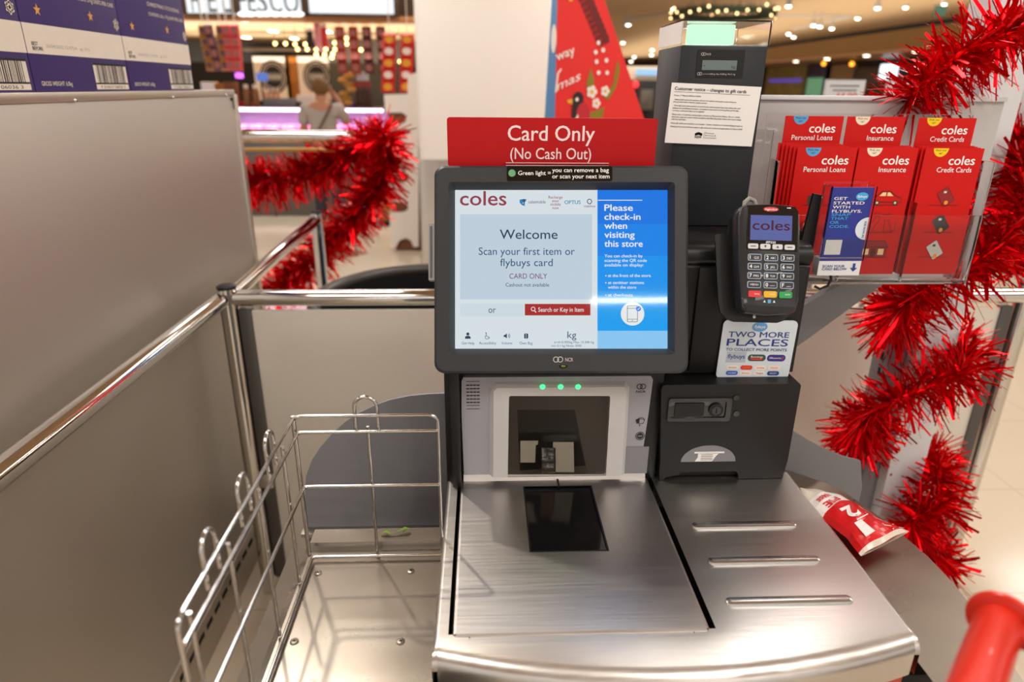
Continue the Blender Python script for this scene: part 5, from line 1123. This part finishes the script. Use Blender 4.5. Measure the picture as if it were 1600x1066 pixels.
# goods on the counter
goods = [((316, 128, 334, 150), 'paper', 'white box on the counter beside the purple carton'), ((338, 130, 350, 150), 'amber_mix', 'amber tin on the counter near the white box'), ((352, 128, 366, 158), 'stock_brown', 'brown packet stack left of the coffee jars'), ((372, 160, 390, 171), 'sign_red', 'low red box at the left end of the counter'), ((412, 154, 462, 171), 'mid_grey', 'grey steel appliance on the counter below the posters'), ((464, 148, 490, 158), 'carton_cream', 'cream tray on the counter left of the customer'), ((462, 158, 472, 171), 'case_grey', 'small grey till on the counter left of the customer'), ((540, 159, 556, 170), 'indigo', 'dark blue box on the counter right of the customer'), ((557, 112, 573, 126), 'pale_grey', 'pale card sign above the dark bottles')]
for r, m_, lab in goods: dbox('counter_sign' if 'sign' in lab else 'till' if 'till' in lab else 'tin' if 'tin' in lab.split() else 'tray' if 'tray' in lab else 'appliance' if 'appliance' in lab else 'packet_stack' if 'packet' in lab else 'cardboard_box', lab, 'counter goods', r, m_, 9.0, zmin=zc_+.021 if r[3] > 140 else None)
def jar(px, py0, py1, w_, m_, lab, group, Y=9.0, lidm='carton_cream'):
    a, c = ony(px, py1, Y), ony(px, py0, Y); a.z = zc_+.021; r = (ony(px+w_, py1, Y).x-ony(px-w_, py1, Y).x)/2; h = c.z-a.z
    t = thing('jar', lab, 'jar', a, group); MB().lathe(a, [(r*.8, 0), (r, .02), (r, h*.7), (r*.6, h*.82), (0, h*.82)], m_, 14).build('body', t); MB().lathe(a+Vector((0, 0, h*.82)), [(r*.62, 0), (r*.62, h*.18), (0, h*.18)], lidm, 14).build('lid', t)
P('jar_brown', '#8a5a34', .4, 0, .3); P('jar_dark', '#4a2a1c', .3, 0, .3); P('bread', '#c08e45', .6, 0, .3); P('salmon', '#c98a74', .5)
for i, x in enumerate((388, 402)): jar(x, 132, 170, 5.5, 'jar_brown', ('tall brown jar with cream lid, left of the pair', 'tall brown jar with cream lid, right of the pair')[i], 'brown jars on the counter')
for i, x in enumerate((414, 421, 428, 435)): jar(x, 138, 155, 2.6, 'salmon', f'small pale bottle above the grey appliance, {ordw[i]} from left', 'small pale bottles on the counter', 9.1)
for i, x in enumerate((558, 565, 572, 579)): jar(x, 128, 168, 3.2, 'jar_dark', f'dark sauce bottle right of the bread, {ordw[i]} from left', 'dark bottles on the counter', lidm='sign_red')
b = MB(); p = ony(545, 158, 9.0); p.z = zc_+.02
for k_ in range(7): b.ball(p+Vector((rng.uniform(-.06, .06), rng.uniform(0, .1), .045+.055*k_)), .07, 'bread', 10, 6, (1, 1, .6))
b.build('bread_pile', label='golden bread pile on the counter right of the customer', category='bread')
# hanging packets
def packet(px, py, w_, h_, m_, m2, Y, lab, group, nm='snack_packet', rot=0):
    a = ony(px, py, Y); u = ony(px+1, py, Y).x-a.x; F = frame(a, (u, 0, 0), (0, 0, -u)); b = MB()
    lo_ = lambda s, w: [F(x, y, w) for x, y in ((-w_/2*s, -h_*(s-1)/2), (w_/2*s, -h_*(s-1)/2), (w_/2*s, h_/2), (w_/2*s, h_+h_*(s-1)/2), (-w_/2*s, h_+h_*(s-1)/2), (-w_/2*s, h_/2))]
    b.loft([lo_(1, -.004), lo_(.98, .01), lo_(.75, .03)], m_); b.disc(F, 0, h_*.5, w_*.32, m2, .032, h_*.3, 14)
    b.build(nm, label=lab, category='snack packet', group=group)
P('packet_red', '#d3281c', .35, 0, .12, 0, 20); P('packet_brown', '#5a2a22', .4, 0, .1); P('packet_rust', '#9a3420', .4, 0, .1); P('packet_pink', '#a4625c', .4); P('packet_violet', '#5f3a48', .4, 0, .1); P('packet_gold', '#b57a2c', .4, 0, .15); P('packet_rose', '#cf4a48', .4, 0, .1)
cw = ['first', 'second', 'third', 'fourth']
for ci, x in enumerate((530, 551, 572, 594)):
    for ri in range(4): packet(x+ri*1.6, 41+ri*18.5, 15, 17.5, 'packet_rust' if ci < 2 else 'packet_brown', 'packet_pink', 8.9, f'brown snack packet, {cw[ci]} hanging column from the left, {cw[ri]} row down', 'brown packets hanging in the delicatessen')
for ci, x in enumerate((608, 636)):
    for ri in range(5): packet(x-ri*.5, 52+ri*18.5, 21, 18, 'packet_red', 'gold' if ri % 2 == 0 else 'petal', 8.0, f'red and yellow snack bag, {("left", "right")[ci]} column by the pillar, {ordw[ri]} from the top', 'red snack bags hanging by the pillar')
for ci, (x, dx, m_, nm_) in enumerate(((316, 7, 'packet_gold', 'brown-gold'), (325, 9, 'packet_violet', 'dull purple'), (343, 5, 'packet_gold', 'golden'), (353, 4, 'packet_rose', 'rose red'), (366, 3, 'packet_rose', 'bright red'))):
    for ri in range(4): packet(x+ri*dx*.55, 38+ri*18, 14, 18, m_, 'packet_pink' if m_ != 'packet_gold' else 'packet_violet', 8.3-.03*ci, f'{nm_} snack packet in the left hanging strips, {cw[ri]} from the top', 'snack strips hanging beside the purple cartons')
P('stripe_pink', '#d98a9a', .5); P('sock_red', '#c8202c', .5); P('sock_black', '#1c1416', .6)
for x, y, h_, m_, lab in ((483, 44, 26, 'sock_black', 'black hanging stocking, left of three'), (494, 32, 40, 'stripe_pink', 'pink and white hanging stocking, middle of three'), (505, 38, 30, 'sock_red', 'red hanging stocking, right of three')):
    a = ony(x, y, 8.9); u = .0085; b = MB(); F = frame(a, (u, 0, 0), (0, 0, -u)); b.prism(F, [(-4, 0), (4, 0), (4, h_*.7), (7, h_), (0, h_), (-4, h_*.75)], -.02, .02, m_); b.rect(F, -4.2, 0, 4.2, 4, 'carton_cream', .022); b.build('stocking', label=lab, category='stocking', group='hanging Christmas stockings')

def clip_strip(x0, y0, x1, y1, Y, lab):
    a, c = ony(x0, y0, Y), ony(x1, y1, Y); zt = CEIL if Y < YS else zds-.005
    MB().tube([(a.x, Y+.006, zt), a+Vector((0, .006, 0)), c+Vector((0, .006, 0))], .006, 'carton_cream', 6).build('clip_strip', label=lab, category='hanging strip', group='strips holding the snack packets')
for ci, x in enumerate((530, 551, 572, 594)): clip_strip(x, 40, x+6.4, 114, 8.9, f'thin strip holding the brown packets, {cw[ci]} column from the left')
for ci, x in enumerate((608, 636)): clip_strip(x, 50, x-2, 142, 8.0, f'thin strip holding the red snack bags, {("left", "right")[ci]} column')
for ci, (x, dx) in enumerate(((316, 7), (325, 9), (343, 5), (353, 4), (366, 3))): clip_strip(x, 38, x+dx*2.2, 110, 8.3-.03*ci, f'thin strip holding snack packets beside the purple cartons, {ordw[ci]} from the left')
for ci, (x, y) in enumerate(((483, 44), (494, 32), (505, 38))): clip_strip(x, y-2, x, y+12, 8.92, f'thin string holding a hanging stocking, {ordw[ci]} from the left')

# ------------------------------------------------------------------ customer
def skin_mesh(name, joints, bones, m_, parent, lab=None, lvl=2):
    me = bpy.data.meshes.new(name); base = WL[parent]
    me.from_pydata([Vector(j[0])-base for j in joints], bones, [])
    o = bpy.data.objects.new('tmp', me); COL.objects.link(o)
    sk = o.modifiers.new('s', 'SKIN'); sk.use_smooth_shade = True; sub = o.modifiers.new('u', 'SUBSURF'); sub.levels = lvl; sub.render_levels = lvl
    if not me.skin_vertices: 
        bm = bmesh.new(); bm.from_mesh(me); bm.verts.layers.skin.verify(); bm.to_mesh(me); bm.free()
    for i, j in enumerate(joints):
        r = j[1]; me.skin_vertices[0].data[i].radius = (r, r) if not isinstance(r, tuple) else r; me.skin_vertices[0].data[i].use_root = (i == 0)
    dg = bpy.context.evaluated_depsgraph_get(); nm = bpy.data.meshes.new_from_object(o.evaluated_get(dg)); bpy.data.objects.remove(o)
    nm.name = name; nm.materials.clear(); nm.materials.append(M[m_]); nm.shade_smooth()
    q = bpy.data.objects.new(name, nm); COL.objects.link(q); q.parent = parent; WL[q] = base
    if lab: q['label'] = lab
    return q
P('skin', '#b07a5c', .55, 0, .04); P('hair_brown', '#6a4a26', .7, 0, .2, .3, 120); P('shirt_grey', '#a59a90', .8, 0, .04); P('trousers_dark', '#2e2f38', .8); P('strap_brown', '#5a4432', .6); P('shoe_dark', '#222222', .6)
pc = ony(502, 160, 7.5); gx, gy = pc.x, 7.5
per = thing('person', 'person seen from behind in grey shirt with cross-body strap, arm raised', 'person', (gx, gy, 0))
V = lambda x, y, z: Vector((gx+x, gy+y, z))
J = [(V(0, 0, .88), .13), (V(0, 0, 1.05), (.135, .10)), (V(0, 0, 1.22), (.15, .10)), (V(0, 0, 1.32), (.12, .085)), (V(0, 0, 1.39), .052), (V(0, .02, 1.44), .055), (V(0, .025, 1.50), (.075, .085)), (V(0, .02, 1.56), (.06, .07)),
     (V(-.17, 0, 1.31), .055), (V(-.215, .02, 1.10), .044), (V(-.19, .14, .93), .036), (V(-.18, .19, .88), (.03, .02)),
     (V(.17, 0, 1.31), .055), (V(.235, .12, 1.16), .044), (V(.15, .16, 1.38), .034), (V(.11, .14, 1.46), (.03, .02)),
     (V(-.09, 0, .80), .085), (V(-.095, .01, .46), .058), (V(-.10, 0, .09), .042), (V(-.10, .10, .04), .035),
     (V(.09, 0, .80), .085), (V(.095, .01, .46), .058), (V(.10, 0, .09), .042), (V(.10, .10, .04), .035)]
Bn = [(0, 1), (1, 2), (2, 3), (3, 4), (4, 5), (5, 6), (6, 7), (3, 8), (8, 9), (9, 10), (10, 11), (3, 12), (12, 13), (13, 14), (14, 15), (0, 16), (16, 17), (17, 18), (18, 19), (0, 20), (20, 21), (21, 22), (22, 23)]
for hand, dirv, side in ((11, Vector((.02, .06, -.03)), 1), (15, Vector((-.05, -.02, .05)), -1)):
    base = J[hand][0]; sidev = Vector((0, .5, .5)).cross(dirv).normalized()
    for k_ in range(4):
        J.append((base+dirv*.5+sidev*(.014*(k_-1.5)), .009)); J.append((base+dirv*(1.1+.12*(k_ in (1, 2)))+sidev*(.017*(k_-1.5)), .0075)); n_ = len(J); Bn += [(hand, n_-2), (n_-2, n_-1)]
    J.append((base+sidev*.035*side+dirv*.3, .009)); Bn.append((hand, len(J)-1))
skin_mesh('body', J, Bn, 'skin', per)
S_ = [(V(0, 0, .92), (.15, .115)), (V(0, 0, 1.05), (.152, .115)), (V(0, 0, 1.22), (.168, .115)), (V(0, 0, 1.325), (.13, .098)), (V(-.17, 0, 1.318), .07), (V(-.212, .015, 1.14), .062), (V(.17, 0, 1.318), .07), (V(.222, .09, 1.20), .062)]
skin_mesh('shirt', S_, [(0, 1), (1, 2), (2, 3), (3, 4), (4, 5), (3, 6), (6, 7)], 'shirt_grey', per)
skin_mesh('trousers', [(V(0, 0, .92), .14), (V(-.09, 0, .80), .098), (V(-.095, .01, .46), .075), (V(-.10, 0, .12), .062), (V(.09, 0, .80), .098), (V(.095, .01, .46), .075), (V(.10, 0, .12), .062)], [(0, 1), (1, 2), (2, 3), (0, 4), (4, 5), (5, 6)], 'trousers_dark', per)
MB().ball(V(0, .005, 1.535), .098, 'hair_brown', 18, 12, (.92, 1.0, .95)).build('hair', per)
for s_ in (-1, 1): MB().ball(V(s_*.10, .06, .045), .06, 'shoe_dark', 12, 8, (.75, 2.0, .7)).build('shoe', per)
MB().tube([V(.12, -.03, 1.385), V(.09, -.105, 1.30), V(.02, -.128, 1.18), V(-.06, -.128, 1.05), V(-.15, -.08, .93)], .011, 'strap_brown', 8).build('bag_strap', per)
